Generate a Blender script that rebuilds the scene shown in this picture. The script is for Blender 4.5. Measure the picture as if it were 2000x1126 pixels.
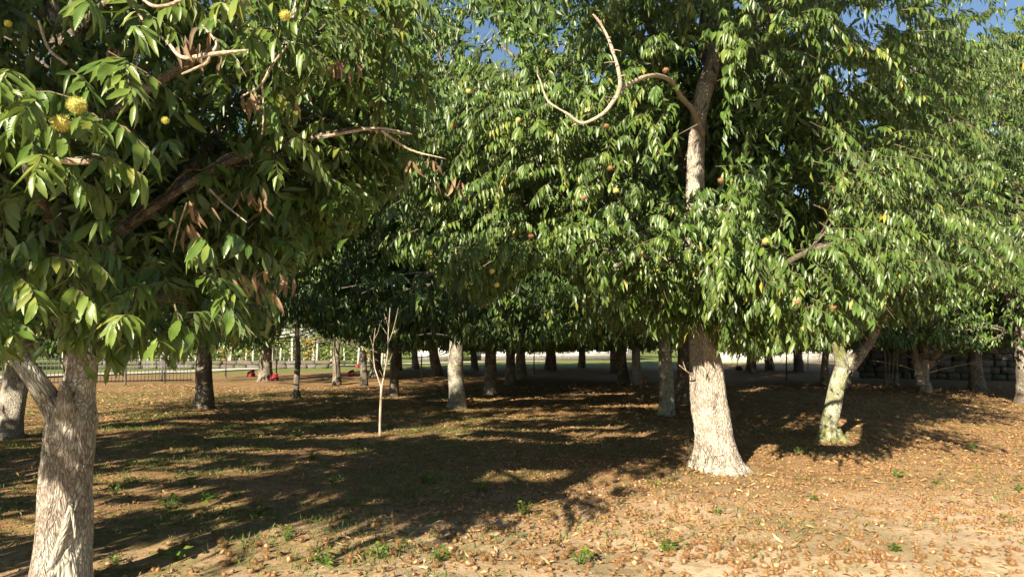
import bpy, math, random
import numpy as np
from mathutils import Vector, Matrix, noise as mnoise

for o in list(bpy.data.objects):
    bpy.data.objects.remove(o)
SC = bpy.context.scene
COL = SC.collection
rad = math.radians

# ------------------------------------------------------------------ camera, sky, sun
CAM_H = 1.6
PITCH = rad(4.74)
F = 1351.0                       # focal length in photograph pixels (2000 wide)
cam = bpy.data.cameras.new('camera')
cam.sensor_width = 36.0
cam.lens = 36.0 * F / 2000.0
cam.clip_end = 3000
cam.clip_start = 0.05
camo = bpy.data.objects.new('camera', cam)
camo.location = (0, 0, CAM_H)
camo.rotation_euler = (rad(90) + PITCH, 0, 0)
COL.objects.link(camo)
SC.camera = camo

SUN_EL, SUN_AZ = 25.0, 28.5      # light travels towards (+sin az, +cos az): the sun is behind the camera, to its left
w = bpy.data.worlds.new('World'); SC.world = w; w.use_nodes = True
nt = w.node_tree
bg = nt.nodes['Background']
sky = nt.nodes.new('ShaderNodeTexSky'); sky.sky_type = 'NISHITA'; sky.sun_disc = False
sky.sun_elevation = rad(SUN_EL); sky.sun_rotation = rad(180 + SUN_AZ)
sky.air_density = 1.0; sky.dust_density = 0.3; sky.ozone_density = 2.0
nt.links.new(sky.outputs[0], bg.inputs[0]); bg.inputs[1].default_value = 0.05

sl = bpy.data.lights.new('sun', 'SUN'); sl.energy = 5.0; sl.angle = rad(0.53); sl.color = (1.0, 0.88, 0.70)
so = bpy.data.objects.new('sun', sl)
LD = Vector((math.sin(rad(SUN_AZ)) * math.cos(rad(SUN_EL)), math.cos(rad(SUN_AZ)) * math.cos(rad(SUN_EL)), -math.sin(rad(SUN_EL))))
so.rotation_euler = LD.to_track_quat('-Z', 'Y').to_euler()
so.location = (-10, -20, 20)
COL.objects.link(so)
vs = SC.view_settings
vs.view_transform = 'Standard'; vs.look = 'None'; vs.gamma = 1.0; vs.use_curve_mapping = False
vs.exposure = 1.55
SC.cycles.max_bounces = 4
SC.cycles.transparent_max_bounces = 4

# ------------------------------------------------------------------ projection helpers
CF = np.array([0, math.cos(PITCH), math.sin(PITCH)])
CU = np.array([0, -math.sin(PITCH), math.cos(PITCH)])
def proj(P):
    q = P - np.array([0, 0, CAM_H])
    d = q @ CF
    ds = np.where(d > 0.05, d, 0.05)
    return 1000 + F * q[..., 0] / ds, 563 - F * (q @ CU) / ds, d
def at(px, py, Y):
    r = CF + np.array([1, 0, 0]) * (px - 1000) / F + CU * (563 - py) / F
    return np.array([0, 0, CAM_H]) + r * (Y / r[1])
def ground_at(px, py):
    r = CF + np.array([1, 0, 0]) * (px - 1000) / F + CU * (563 - py) / F
    p = np.array([0, 0, CAM_H]) + r * (-CAM_H / r[2])
    return float(p[0]), float(p[1])

def gz(x, y):
    x = np.asarray(x, float); y = np.asarray(y, float)
    f = 1.0 / (1.0 + (np.hypot(x, y - 8) / 40.0) ** 4)
    return f * (0.020 * np.sin(1.3 * x + 0.7 * y) + 0.016 * np.sin(2.9 * y - 1.1 * x + 1.0) + 0.010 * np.sin(5.3 * x + 2.1 * y + 2) +
                0.007 * np.sin(9.1 * y + 4.7 * x) + 0.05 * np.sin(0.31 * x + 0.23 * y + 0.5) + 0.004 * np.sin(17 * x - 6 * y) + 0.004 * np.sin(14 * y + 9 * x))

# ------------------------------------------------------------------ materials
def mat(name):
    m = bpy.data.materials.new(name); m.use_nodes = True
    n = m.node_tree; n.nodes.clear()
    out = n.nodes.new('ShaderNodeOutputMaterial')
    return m, n, out
class NB:
    def __init__(s, n): s.n = n
    def node(s, t, **kw):
        x = s.n.nodes.new(t)
        for k, v in kw.items(): setattr(x, k, v)
        return x
    def set(s, sock, v):
        if isinstance(v, bpy.types.NodeSocket): s.n.links.new(v, sock)
        else: sock.default_value = v
    def noise(s, vec, scale, detail=4, rough=0.55, dist=0.0):
        x = s.node('ShaderNodeTexNoise'); s.set(x.inputs['Vector'], vec); x.inputs['Scale'].default_value = scale
        x.inputs['Detail'].default_value = detail; x.inputs['Roughness'].default_value = rough; x.inputs['Distortion'].default_value = dist
        return x.outputs['Fac']
    def ramp(s, fac, stops, interp='LINEAR'):
        x = s.node('ShaderNodeValToRGB'); x.color_ramp.interpolation = interp
        el = x.color_ramp.elements
        while len(el) < len(stops): el.new(0.5)
        for e, (p, c) in zip(el, stops):
            e.position = p; e.color = (c, c, c, 1) if not hasattr(c, '__len__') else (*c, 1)
        s.set(x.inputs[0], fac); return x.outputs[0]
    def mix(s, fac, a, b, mode='MIX'):
        x = s.node('ShaderNodeMix'); x.data_type = 'RGBA'; x.blend_type = mode
        s.set(x.inputs[0], fac)
        for i, v in ((6, a), (7, b)):
            if not isinstance(v, bpy.types.NodeSocket): v = (*v, 1)
            s.set(x.inputs[i], v)
        return x.outputs[2]
    def math(s, op, a, b=0.0, c=0.0):
        x = s.node('ShaderNodeMath'); x.operation = op
        for i, v in enumerate((a, b, c)): s.set(x.inputs[i], v)
        return x.outputs[0]
    def vscale(s, vec, sc):
        x = s.node('ShaderNodeMapping'); s.set(x.inputs['Vector'], vec); x.inputs['Scale'].default_value = sc
        return x.outputs[0]
    def attr(s, name, out='Fac'):
        x = s.node('ShaderNodeAttribute'); x.attribute_name = name; return x.outputs[out]
    def obj(s): return s.node('ShaderNodeTexCoord').outputs['Object']
    def pos(s): return s.node('ShaderNodeNewGeometry').outputs['Position']
    def bump(s, h, strength, dist):
        x = s.node('ShaderNodeBump'); x.inputs['Strength'].default_value = strength; x.inputs['Distance'].default_value = dist
        s.set(x.inputs['Height'], h); return x.outputs[0]
    def pbsdf(s, col, rough=0.6, normal=None, spec=0.5):
        x = s.node('ShaderNodeBsdfPrincipled')
        s.set(x.inputs['Base Color'], col if isinstance(col, bpy.types.NodeSocket) else (*col, 1))
        s.set(x.inputs['Roughness'], rough); x.inputs['Specular IOR Level'].default_value = spec
        if normal is not None: s.set(x.inputs['Normal'], normal)
        return x.outputs[0]

def simple_mat(name, col, rough=0.6, var=0.25, scale=8, bump=0.0, spec=0.4):
    m, n, out = mat(name); b = NB(n)
    f = b.noise(b.obj(), scale, 5)
    d = tuple(c * (1 - var) for c in col); l = tuple(min(1, c * (1 + var)) for c in col)
    c = b.ramp(f, [(0.3, d), (0.7, l)])
    nr = b.bump(f, bump, 0.02) if bump else None
    n.links.new(b.pbsdf(c, rough, nr, spec), out.inputs[0]); return m

def leaf_mat(name, stops, trans, tcol, rough=0.34, veins=True, under=(0.10, 0.15, 0.06)):
    m, n, out = mat(name); b = NB(n)
    t = b.attr('tint')
    col = b.ramp(t, stops)
    uv = b.node('ShaderNodeUVMap').outputs[0]
    sx = b.node('ShaderNodeSeparateXYZ'); b.set(sx.inputs[0], uv)
    au = b.math('ABSOLUTE', b.math('SUBTRACT', sx.outputs[0], 0.5))
    mott = b.noise(b.pos(), 14, 3)
    col = b.mix(0.35, col, b.mix(mott, (0.55, 0.6, 0.5), (1.35, 1.3, 1.1)), 'MULTIPLY')
    nr = None
    if veins:
        ph = b.math('MULTIPLY', b.math('SUBTRACT', sx.outputs[1], b.math('MULTIPLY', au, 0.22)), 88.0)
        wv = b.math('SINE', ph)
        rib = b.ramp(au, [(0.0, 1.0), (0.05, 0.0)])
        side = b.math('MULTIPLY', b.ramp(wv, [(0.72, 0.0), (1.0, 1.0)]), 0.35)
        col = b.mix(b.math('MAXIMUM', b.math('MULTIPLY', rib, 0.6), side), col, (0.16, 0.22, 0.06))
        nr = b.bump(wv, 0.10, 0.003)
    gm = b.node('ShaderNodeNewGeometry')
    col2 = b.mix(b.math('MULTIPLY', gm.outputs['Backfacing'], 0.6), col, under)
    rg = b.math('ADD', rough, b.math('MULTIPLY', gm.outputs['Backfacing'], 0.3))
    p = b.pbsdf(col2, rg, nr, 0.5)
    tr = b.node('ShaderNodeBsdfTranslucent'); b.set(tr.inputs[0], b.mix(t, tcol, tuple(min(1, c * 1.7) for c in tcol)))
    mx = b.node('ShaderNodeMixShader'); mx.inputs[0].default_value = trans
    n.links.new(p, mx.inputs[1]); n.links.new(tr.outputs[0], mx.inputs[2]); n.links.new(mx.outputs[0], out.inputs[0])
    return m

GREEN = [(0.0, (0.024, 0.050, 0.011)), (0.45, (0.060, 0.116, 0.018)), (0.8, (0.122, 0.178, 0.028)), (0.95, (0.19, 0.20, 0.04)), (1.0, (0.32, 0.26, 0.045))]
M_LEAF = leaf_mat('chestnut_leaf', GREEN, 0.13, (0.13, 0.21, 0.02), rough=0.38)
M_LEAFF = leaf_mat('chestnut_leaf_far', GREEN, 0.10, (0.10, 0.19, 0.018), rough=0.42, veins=False)
BRIGHT = [(0.0, (0.05, 0.085, 0.016)), (0.6, (0.11, 0.15, 0.03)), (0.9, (0.20, 0.20, 0.04)), (1.0, (0.34, 0.18, 0.05))]
M_LEAFB = leaf_mat('field_leaf', BRIGHT, 0.25, (0.16, 0.22, 0.03), rough=0.5, veins=False)
DEAD = [(0.0, (0.09, 0.052, 0.030)), (0.5, (0.17, 0.095, 0.052)), (1.0, (0.27, 0.17, 0.10))]
M_DEAD = leaf_mat('dead_leaf', DEAD, 0.15, (0.25, 0.11, 0.03), rough=0.7, under=(0.30, 0.19, 0.11))
FALL = [(0.0, (0.16, 0.075, 0.03)), (0.4, (0.32, 0.165, 0.06)), (0.75, (0.38, 0.23, 0.10)), (1.0, (0.56, 0.43, 0.26))]
M_FALL = leaf_mat('fallen_leaf', FALL, 0.08, (0.3, 0.16, 0.05), rough=0.65, under=(0.50, 0.37, 0.20))
GRASS = [(0.0, (0.07, 0.12, 0.018)), (0.6, (0.14, 0.19, 0.03)), (1.0, (0.28, 0.27, 0.08))]
M_GRASS = leaf_mat('grass_blade', GRASS, 0.25, (0.14, 0.24, 0.02), rough=0.5, veins=False)
M_WEED = leaf_mat('weed_leaf', [(0.0, (0.07, 0.14, 0.02)), (1.0, (0.15, 0.23, 0.03))], 0.28, (0.18, 0.32, 0.03), rough=0.5, veins=False)

def bark_mat(name, dark, light, lichen, amount, moss=0.0, scale=1.0, crack=1.0):
    m, n, out = mat(name); b = NB(n)
    bk = b.attr('bk', 'Vector')
    v1 = b.vscale(bk, (scale, scale, 0.30 * scale))
    warp = b.noise(v1, 9, 3)
    wv = b.node('ShaderNodeVectorMath'); wv.operation = 'ADD'; b.set(wv.inputs[0], v1)
    wm = b.node('ShaderNodeVectorMath'); wm.operation = 'SCALE'; b.set(wm.inputs[0], b.node('ShaderNodeTexNoise').outputs['Color'])
    tn = wm.inputs[0].links[0].from_node; b.set(tn.inputs['Vector'], v1); tn.inputs['Scale'].default_value = 8
    wm.inputs['Scale'].default_value = 0.13
    b.set(wv.inputs[1], wm.outputs[0])
    vo = b.node('ShaderNodeTexVoronoi'); vo.feature = 'DISTANCE_TO_EDGE'; vo.inputs['Scale'].default_value = 26
    vo.inputs['Scale'].default_value = 52; vo.inputs['Randomness'].default_value = 1.0
    b.set(vo.inputs['Vector'], wv.outputs[0])
    fur = b.ramp(vo.outputs['Distance'], [(0.0, 0.0), (0.09, 0.45), (0.40, 1.0)])
    fine = b.noise(b.vscale(bk, (1, 1, 0.30)), 85 * scale, 8, 0.75, 0.4)
    col = b.mix(fur, dark, light)
    col = b.mix(0.7, col, b.ramp(fine, [(0.3, 0.3), (0.7, 1.6)]), 'MULTIPLY')
    big = b.noise(bk, 2.6, 4, 0.6, 0.4)
    lich = b.noise(bk, 15, 6, 0.7, 0.3)
    lm = b.math('ADD', b.math('MULTIPLY', big, 0.55), b.math('MULTIPLY', lich, 0.6))
    lm = b.ramp(lm, [(0.66 - 0.26 * amount, 0.0), (0.72 - 0.22 * amount, 1.0)])
    lm = b.math('MULTIPLY', lm, b.math('ADD', 0.25, b.math('MULTIPLY', fur, 0.75)))
    col = b.mix(lm, col, b.mix(fine, tuple(c * 0.7 for c in lichen), lichen))
    if moss > 0:
        g = b.ramp(b.noise(bk, 5, 4, 0.6), [(0.60 - 0.2 * moss, 0.0), (0.68 - 0.1 * moss, 1.0)])
        sx = b.node('ShaderNodeSeparateXYZ'); b.set(sx.inputs[0], bk)
        hz = b.ramp(b.math('DIVIDE', sx.outputs[2], 2.0), [(0.0, 1.0), (0.75, 0.35)])
        col = b.mix(b.math('MULTIPLY', g, hz), col, (0.15, 0.16, 0.03))
    h = b.math('ADD', fur, b.math('MULTIPLY', fine, 0.5))
    nr = b.bump(h, 0.8, 0.014 * crack)
    n.links.new(b.pbsdf(col, 0.88, nr, 0.2), out.inputs[0]); return m
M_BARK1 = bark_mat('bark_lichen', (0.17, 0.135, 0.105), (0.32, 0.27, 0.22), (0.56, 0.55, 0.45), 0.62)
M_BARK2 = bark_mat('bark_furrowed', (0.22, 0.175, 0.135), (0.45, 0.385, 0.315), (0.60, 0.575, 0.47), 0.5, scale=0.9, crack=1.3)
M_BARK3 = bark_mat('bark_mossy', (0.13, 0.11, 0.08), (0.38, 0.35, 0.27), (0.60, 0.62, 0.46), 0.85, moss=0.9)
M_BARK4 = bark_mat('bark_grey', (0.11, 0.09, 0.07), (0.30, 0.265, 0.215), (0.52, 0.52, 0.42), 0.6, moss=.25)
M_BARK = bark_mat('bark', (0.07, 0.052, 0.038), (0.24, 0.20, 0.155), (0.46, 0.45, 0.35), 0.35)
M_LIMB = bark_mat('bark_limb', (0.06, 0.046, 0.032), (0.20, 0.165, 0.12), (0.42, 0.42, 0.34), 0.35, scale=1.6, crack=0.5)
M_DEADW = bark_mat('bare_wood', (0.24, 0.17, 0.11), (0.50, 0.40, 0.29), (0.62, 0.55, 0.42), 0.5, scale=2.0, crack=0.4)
M_CUT = simple_mat('cut_wood', (0.46, 0.36, 0.25), 0.8, 0.25, 30, 0.3)
M_TWIG = simple_mat('twig_bark', (0.11, 0.085, 0.045), 0.7, 0.3, 20)

def ground_mat():
    m, n, out = mat('orchard_soil'); b = NB(n)
    p = b.pos()
    f1 = b.noise(p, 0.55, 5, 0.6, 0.3); f2 = b.noise(p, 3.1, 6, 0.65); f3 = b.noise(p, 28, 6, 0.7); f4 = b.noise(p, 120, 4, 0.7)
    soil = b.ramp(f2, [(0.25, (0.17, 0.095, 0.045)), (0.5, (0.31, 0.185, 0.09)), (0.75, (0.44, 0.29, 0.155))])
    soil = b.mix(0.65, soil, b.ramp(f3, [(0.3, 0.4), (0.7, 1.55)]), 'MULTIPLY')
    soil = b.mix(0.6, soil, b.ramp(f4, [(0.3, 0.55), (0.7, 1.45)]), 'MULTIPLY')
    # pale sandy ground where the trampled clearing starts (front right)
    sx = b.node('ShaderNodeSeparateXYZ'); b.set(sx.inputs[0], p)
    d = b.math('ADD', b.math('MULTIPLY', sx.outputs[1], 0.19), b.math('MULTIPLY', sx.outputs[0], -0.07))
    sm = b.math('ADD', d, b.math('MULTIPLY', b.math('SUBTRACT', f1, 0.5), 1.3))
    sm = b.math('ADD', sm, b.math('MULTIPLY', b.math('SUBTRACT', f2, 0.5), 0.9))
    sand = b.ramp(b.math('DIVIDE', sm, 2.0), [(0.40, 1.0), (0.74, 0.0)])
    sand = b.math('MULTIPLY', sand, 0.85)
    sc = b.ramp(f3, [(0.25, (0.50, 0.36, 0.22)), (0.7, (0.74, 0.58, 0.39))])
    col = b.mix(sand, soil, sc)
    # worn turf
    gm = b.ramp(b.math('ADD', b.math('MULTIPLY', f1, 0.5), b.math('MULTIPLY', b.noise(p, 6.5, 6, 0.7), 0.5)), [(0.49, 0.0), (0.58, 1.0)])
    lft = b.ramp(b.math('ADD', 0.5, b.math('MULTIPLY', sx.outputs[0], -0.05)), [(0.25, 0.25), (0.65, 0.8)])
    gm = b.math('MULTIPLY', gm, lft)
    gc = b.ramp(f4, [(0.3, (0.065, 0.085, 0.02)), (0.7, (0.17, 0.19, 0.045))])
    col = b.mix(gm, col, gc)
    # rust brown litter beyond the reach of single leaves
    lm = b.ramp(f3, [(0.48, 0.0), (0.60, 0.8)])
    col = b.mix(b.math('MULTIPLY', lm, b.ramp(b.math('DIVIDE', sx.outputs[1], 40), [(0.2, 0.15), (0.5, 0.8)])), col, b.ramp(f4, [(0.3, (0.2, 0.09, 0.03)), (0.7, (0.42, 0.23, 0.09))]))
    # far fields beyond the orchard are green
    far = b.ramp(b.math('DIVIDE', b.math('ADD', sx.outputs[1], b.math('MULTIPLY', sx.outputs[0], -0.55)), 100.0), [(0.47, 0.0), (0.52, 1.0)])
    col = b.mix(far, col, b.ramp(f2, [(0.3, (0.10, 0.14, 0.03)), (0.7, (0.22, 0.23, 0.07))]))
    h = b.math('ADD', b.math('MULTIPLY', f3, 0.6), b.math('MULTIPLY', f4, 0.4))
    n.links.new(b.pbsdf(col, 0.95, b.bump(h, 0.9, 0.02), 0.15), out.inputs[0]); return m
M_GROUND = ground_mat()

# ------------------------------------------------------------------ mesh helpers
def link(name, me, parent=None, loc=None):
    o = bpy.data.objects.new(name, me); COL.objects.link(o)
    if parent is not None: o.parent = parent
    if loc is not None: o.location = [float(v) for v in loc]
    return o
def tag(o, label=None, cat=None, group=None, kind=None):
    if label: o['label'] = label
    if cat: o['category'] = cat
    if group: o['group'] = group
    if kind: o['kind'] = kind
    return o
def thing(name, label, cat, loc, group=None):
    o = bpy.data.objects.new(name, None); COL.objects.link(o); o.empty_display_size = 0.2
    o.location = [float(v) for v in loc]
    return tag(o, label, cat, group)

def np_mesh(name, V, T, mats, uv=None, tint=None, bk=None, matidx=None, smooth=True):
    """V (n,3), T (m,3) triangles; uv per vertex; tint per vertex; bk per vertex vector."""
    me = bpy.data.meshes.new(name)
    V = np.ascontiguousarray(V, np.float32); T = np.ascontiguousarray(T, np.int32)
    nv, nt_ = len(V), len(T)
    me.vertices.add(nv); me.vertices.foreach_set('co', V.ravel())
    me.loops.add(nt_ * 3); me.loops.foreach_set('vertex_index', T.ravel())
    me.polygons.add(nt_); me.polygons.foreach_set('loop_start', np.arange(0, nt_ * 3, 3, dtype=np.int32))
    if smooth: me.polygons.foreach_set('use_smooth', np.ones(nt_, bool))
    if matidx is not None: me.polygons.foreach_set('material_index', np.ascontiguousarray(matidx, np.int32))
    for m in (mats if isinstance(mats, (list, tuple)) else [mats]): me.materials.append(m)
    me.update(calc_edges=True)
    if uv is not None:
        l = me.uv_layers.new(name='UVMap')
        l.data.foreach_set('uv', np.ascontiguousarray(uv[T.ravel()], np.float32).ravel())
    if tint is not None:
        a = me.attributes.new('tint', 'FLOAT', 'POINT'); a.data.foreach_set('value', np.ascontiguousarray(tint, np.float32))
    if bk is not None:
        a = me.attributes.new('bk', 'FLOAT_VECTOR', 'POINT'); a.data.foreach_set('vector', np.ascontiguousarray(bk, np.float32).ravel())
    return me

class MB:
    """collects pieces into one mesh"""
    def __init__(s): s.V, s.T, s.B, s.M, s.n = [], [], [], [], 0
    def add(s, V, T, bk=None, mi=0):
        V = np.asarray(V, float); T = np.asarray(T, int)
        s.V.append(V); s.T.append(T + s.n); s.B.append(np.zeros_like(V) if bk is None else bk); s.M.append(np.full(len(T), mi)); s.n += len(V)
        return s
    def box(s, c, size, rz=0.0, mi=0, tilt=None):
        x, y, z = [v / 2 for v in size]
        V = np.array([[a, b_, c_] for a in (-x, x) for b_ in (-y, y) for c_ in (-z, z)])
        if tilt is not None: V = V @ np.array(Matrix.Rotation(tilt[0], 3, 'X') @ Matrix.Rotation(tilt[1], 3, 'Y')).T
        cs, sn = math.cos(rz), math.sin(rz)
        V = V @ np.array([[cs, sn, 0], [-sn, cs, 0], [0, 0, 1]]) + np.array(c)
        Q = [(0, 1, 3, 2), (4, 6, 7, 5), (0, 4, 5, 1), (2, 3, 7, 6), (0, 2, 6, 4), (1, 5, 7, 3)]
        T = [t for q in Q for t in ((q[0], q[1], q[2]), (q[0], q[2], q[3]))]
        return s.add(V, T, V.copy(), mi)
    def mesh(s, name, mats, smooth=False):
        return np_mesh(name, np.concatenate(s.V), np.concatenate(s.T), mats, bk=np.concatenate(s.B), matidx=np.concatenate(s.M), smooth=smooth)
    def obj(s, name, mats, parent=None, loc=None, smooth=False):
        return link(name, s.mesh(name, mats, smooth), parent, loc)

def catmull(P, sub):
    P = np.asarray(P, float)
    if sub <= 1 or len(P) < 3: return P
    Q = np.vstack([2 * P[0] - P[1], P, 2 * P[-1] - P[-2]])
    out = []
    for i in range(1, len(Q) - 2):
        t = np.linspace(0, 1, sub, endpoint=False)[:, None]
        a, b, c, d = Q[i - 1], Q[i], Q[i + 1], Q[i + 2]
        out.append(0.5 * (2 * b + (c - a) * t + (2 * a - 5 * b + 4 * c - d) * t ** 2 + (3 * b - a - 3 * c + d) * t ** 3))
    return np.vstack(out + [Q[-2][None]])

def tube(pts, nseg=8, sub=4, rough=0.0, seed=0, flare=None, cap=True, lobes=0.0, nsc=(5.0, 1.2)):
    """pts: list of (x,y,z,r). Returns V, T, bk."""
    C = catmull(pts, sub); P, R = C[:, :3], np.maximum(C[:, 3], 0.002)
    n = len(P)
    tan = np.gradient(P, axis=0); tan /= np.linalg.norm(tan, axis=1)[:, None] + 1e-9
    up = np.array([1.0, 0, 0]) if abs(tan[0][0]) < 0.85 else np.array([0, 1.0, 0])
    A = np.zeros((n, 3)); a = up - tan[0] * (up @ tan[0]); a /= np.linalg.norm(a)
    for i in range(n):
        a = a - tan[i] * (a @ tan[i]); a /= np.linalg.norm(a) + 1e-9; A[i] = a
    B = np.cross(tan, A)
    s = np.concatenate([[0], np.cumsum(np.linalg.norm(np.diff(P, axis=0), axis=1))])
    th = np.linspace(0, 2 * math.pi, nseg, endpoint=False)
    rr = np.repeat(R[:, None], nseg, 1)
    if flare:
        hgt, amt = flare
        fl = amt * np.exp(-s / hgt)[:, None] * (1 + 0.55 * np.sin(4 * th + seed)[None, :] + 0.3 * np.sin(7 * th + 2 * seed)[None, :])
        rr = rr * (1 + fl)
    if lobes:
        rr = rr * (1 + lobes * (np.sin(3 * th[None, :] + 1.7 * s[:, None] + seed) + 0.6 * np.sin(5 * th[None, :] - 0.9 * s[:, None] + 2 * seed)))
    bk = np.stack([np.cos(th)[None, :] * R[:, None], np.sin(th)[None, :] * R[:, None], np.repeat(s[:, None], nseg, 1)], 2)
    if rough:
        flat = bk.reshape(-1, 3)
        dn = np.empty(len(flat))
        for i, q in enumerate(flat):
            v = Vector((q[0] * nsc[0] + seed, q[1] * nsc[0], q[2] * nsc[1]))
            v2 = Vector((q[0] * nsc[0] * 5 + seed, q[1] * nsc[0] * 5, q[2] * nsc[1] * 3.2))
            dn[i] = mnoise.noise(v) + 0.45 * (1 - 2 * abs(mnoise.noise(v2)))
        rr = rr + rough * dn.reshape(n, nseg) * (0.3 + R[:, None] / R.max())
    V = P[:, None, :] + A[:, None, :] * (np.cos(th)[None, :, None] * rr[..., None]) + B[:, None, :] * (np.sin(th)[None, :, None] * rr[..., None])
    V = V.reshape(-1, 3); bk = bk.reshape(-1, 3) + np.array([seed * 3.1, 0, 0])
    i = np.arange(n - 1)[:, None] * nseg; j = np.arange(nseg)[None, :]; j2 = (j + 1) % nseg
    a_, b_, c_, d_ = i + j, i + j2, i + nseg + j2, i + nseg + j
    T = np.concatenate([np.stack([a_, b_, c_], 2).reshape(-1, 3), np.stack([a_, c_, d_], 2).reshape(-1, 3)])
    if cap:
        k = len(V); V = np.vstack([V, P[-1] + tan[-1] * R[-1] * 0.5]); bk = np.vstack([bk, bk[-1]])
        e = (n - 1) * nseg
        T = np.vstack([T, [[e + q, e + (q + 1) % nseg, k] for q in range(nseg)]])
    return V, T, bk

# ------------------------------------------------------------------ leaves
def leaf_canon(stations, bend, fold, twist=0.0, wave=0.0, teeth=0.0, width=0.142, seed=0):
    """unit leaf: x across, y along, z its normal"""
    r = np.random.default_rng(seed)
    V, uv, rows = [], [], []
    for k, v in enumerate(stations):
        hw = width * (math.sin(math.pi * min(1, v ** 0.82)) ** 0.75 if 0 < v < 1 else 0)
        yc, zc = v * (1 - 0.12 * abs(bend) * v), -bend * v * v * 0.5
        if hw < 1e-4:
            rows.append([len(V)]); V.append((0, yc, zc)); uv.append((0.5, v)); continue
        if teeth: hw *= 1 + (teeth if k % 2 else -teeth)
        tw = twist * v; wz = wave * math.sin(v * 9 + seed)
        row = []
        for sx in (-1, 0, 1):
            x, z = sx * hw * math.cos(fold), abs(sx) * hw * math.sin(fold) + sx * wz * hw
            row.append(len(V)); V.append((x * math.cos(tw) - z * math.sin(tw), yc, zc + x * math.sin(tw) + z * math.cos(tw))); uv.append((0.5 + 0.5 * sx, v))
        rows.append(row)
    T = []
    for a, b in zip(rows[:-1], rows[1:]):
        if len(a) == 1 and len(b) == 3: T += [(a[0], b[1], b[0]), (a[0], b[2], b[1])]
        elif len(a) == 3 and len(b) == 1: T += [(a[0], a[1], b[0]), (a[1], a[2], b[0])]
        else: T += [(a[0], a[1], b[1]), (a[0], b[1], b[0]), (a[1], a[2], b[2]), (a[1], b[2], b[1])]
    return np.array(V), np.array(T), np.array(uv)
HI = [leaf_canon([0, .06, .16, .26, .36, .46, .56, .66, .76, .86, .94, 1], bd, fo, tw, wv, 0.06, wd, i)
      for i, (bd, fo, tw, wv, wd) in enumerate([(.25, .30, .1, .1, .150), (.6, .42, -.3, .2, .138), (.1, .2, .35, .2, .158), (.9, .5, .2, .15, .135), (.45, .6, -.5, .25, .125), (-.2, .35, .3, .2, .145)])]
MID = [leaf_canon([0, .27, .66, 1], bd, fo, tw, 0.15, 0, wd, i)
       for i, (bd, fo, tw, wd) in enumerate([(.25, .30, .1, .142), (.6, .42, -.3, .13), (.1, .2, .35, .15), (.9, .5, .2, .135), (.45, .65, -.5, .115), (-.2, .35, .3, .138), (1.3, .6, .6, .115)])]
LOW = [leaf_canon([0, .45, 1], bd, fo, tw, 0, 0, .145, i) for i, (bd, fo, tw) in enumerate([(.3, .3, .1), (.7, .45, -.2), (.1, .2, .3), (1.0, .5, .4)])]
TINY = [(np.array([(0, 0, 0), (-.16, .45, .05), (.16, .45, .05), (0, 1, -.12 * b_)]), np.array([(0, 2, 3), (0, 3, 1)]), np.array([(.5, 0), (0, .5), (1, .5), (.5, 1)])) for b_ in (1, 2, 3)]
DRY = [leaf_canon([0, .25, .5, .75, 1], bd, fo, tw, .3, 0, wd, i) for i, (bd, fo, tw, wd) in enumerate(
    [(.8, .7, .5, .12), (-.6, .9, -.6, .13), (1.2, .5, .9, .11), (.4, 1.05, -.3, .13), (-.9, .6, .8, .12)])]

def unit(a): return a / (np.linalg.norm(a, axis=-1, keepdims=True) + 1e-9)
def frames(D, N):
    """columns: lateral, along, normal"""
    D = unit(D); N = unit(N - D * np.sum(N * D, -1, keepdims=True)); X = np.cross(D, N)
    return np.stack([X, D, N], -1)

class Leaves:
    """a bag of leaf frames"""
    def __init__(s, P, R, L, tint, twig=None): s.P, s.R, s.L, s.tint, s.twig = P, R, L, tint, twig
    def keep(s, m): return Leaves(s.P[m], s.R[m], s.L[m], s.tint[m], s.twig)
    def tips(s): return s.P + s.R[:, :, 1] * (s.L * 0.95)[:, None]
    def mid(s): return s.P + s.R[:, :, 1] * (s.L * 0.5)[:, None]

def bake(lv, canon, base, rng):
    k = rng.integers(0, len(canon), len(lv.P))
    Vs, Ts, Us, ts, n = [], [], [], [], 0
    for c in range(len(canon)):
        m = k == c
        if not m.any(): continue
        V, T, uv = canon[c]
        W = np.einsum('mij,vj->mvi', lv.R[m], V) * lv.L[m][:, None, None] + (lv.P[m] - base)[:, None, :]
        q = len(W); nv = len(V)
        Vs.append(W.reshape(-1, 3)); Ts.append((T[None] + (np.arange(q) * nv)[:, None, None] + n).reshape(-1, 3))
        Us.append(np.tile(uv, (q, 1))); ts.append(np.repeat(lv.tint[m], nv)); n += q * nv
    return np.vstack(Vs), np.vstack(Ts), np.vstack(Us), np.concatenate(ts)

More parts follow.
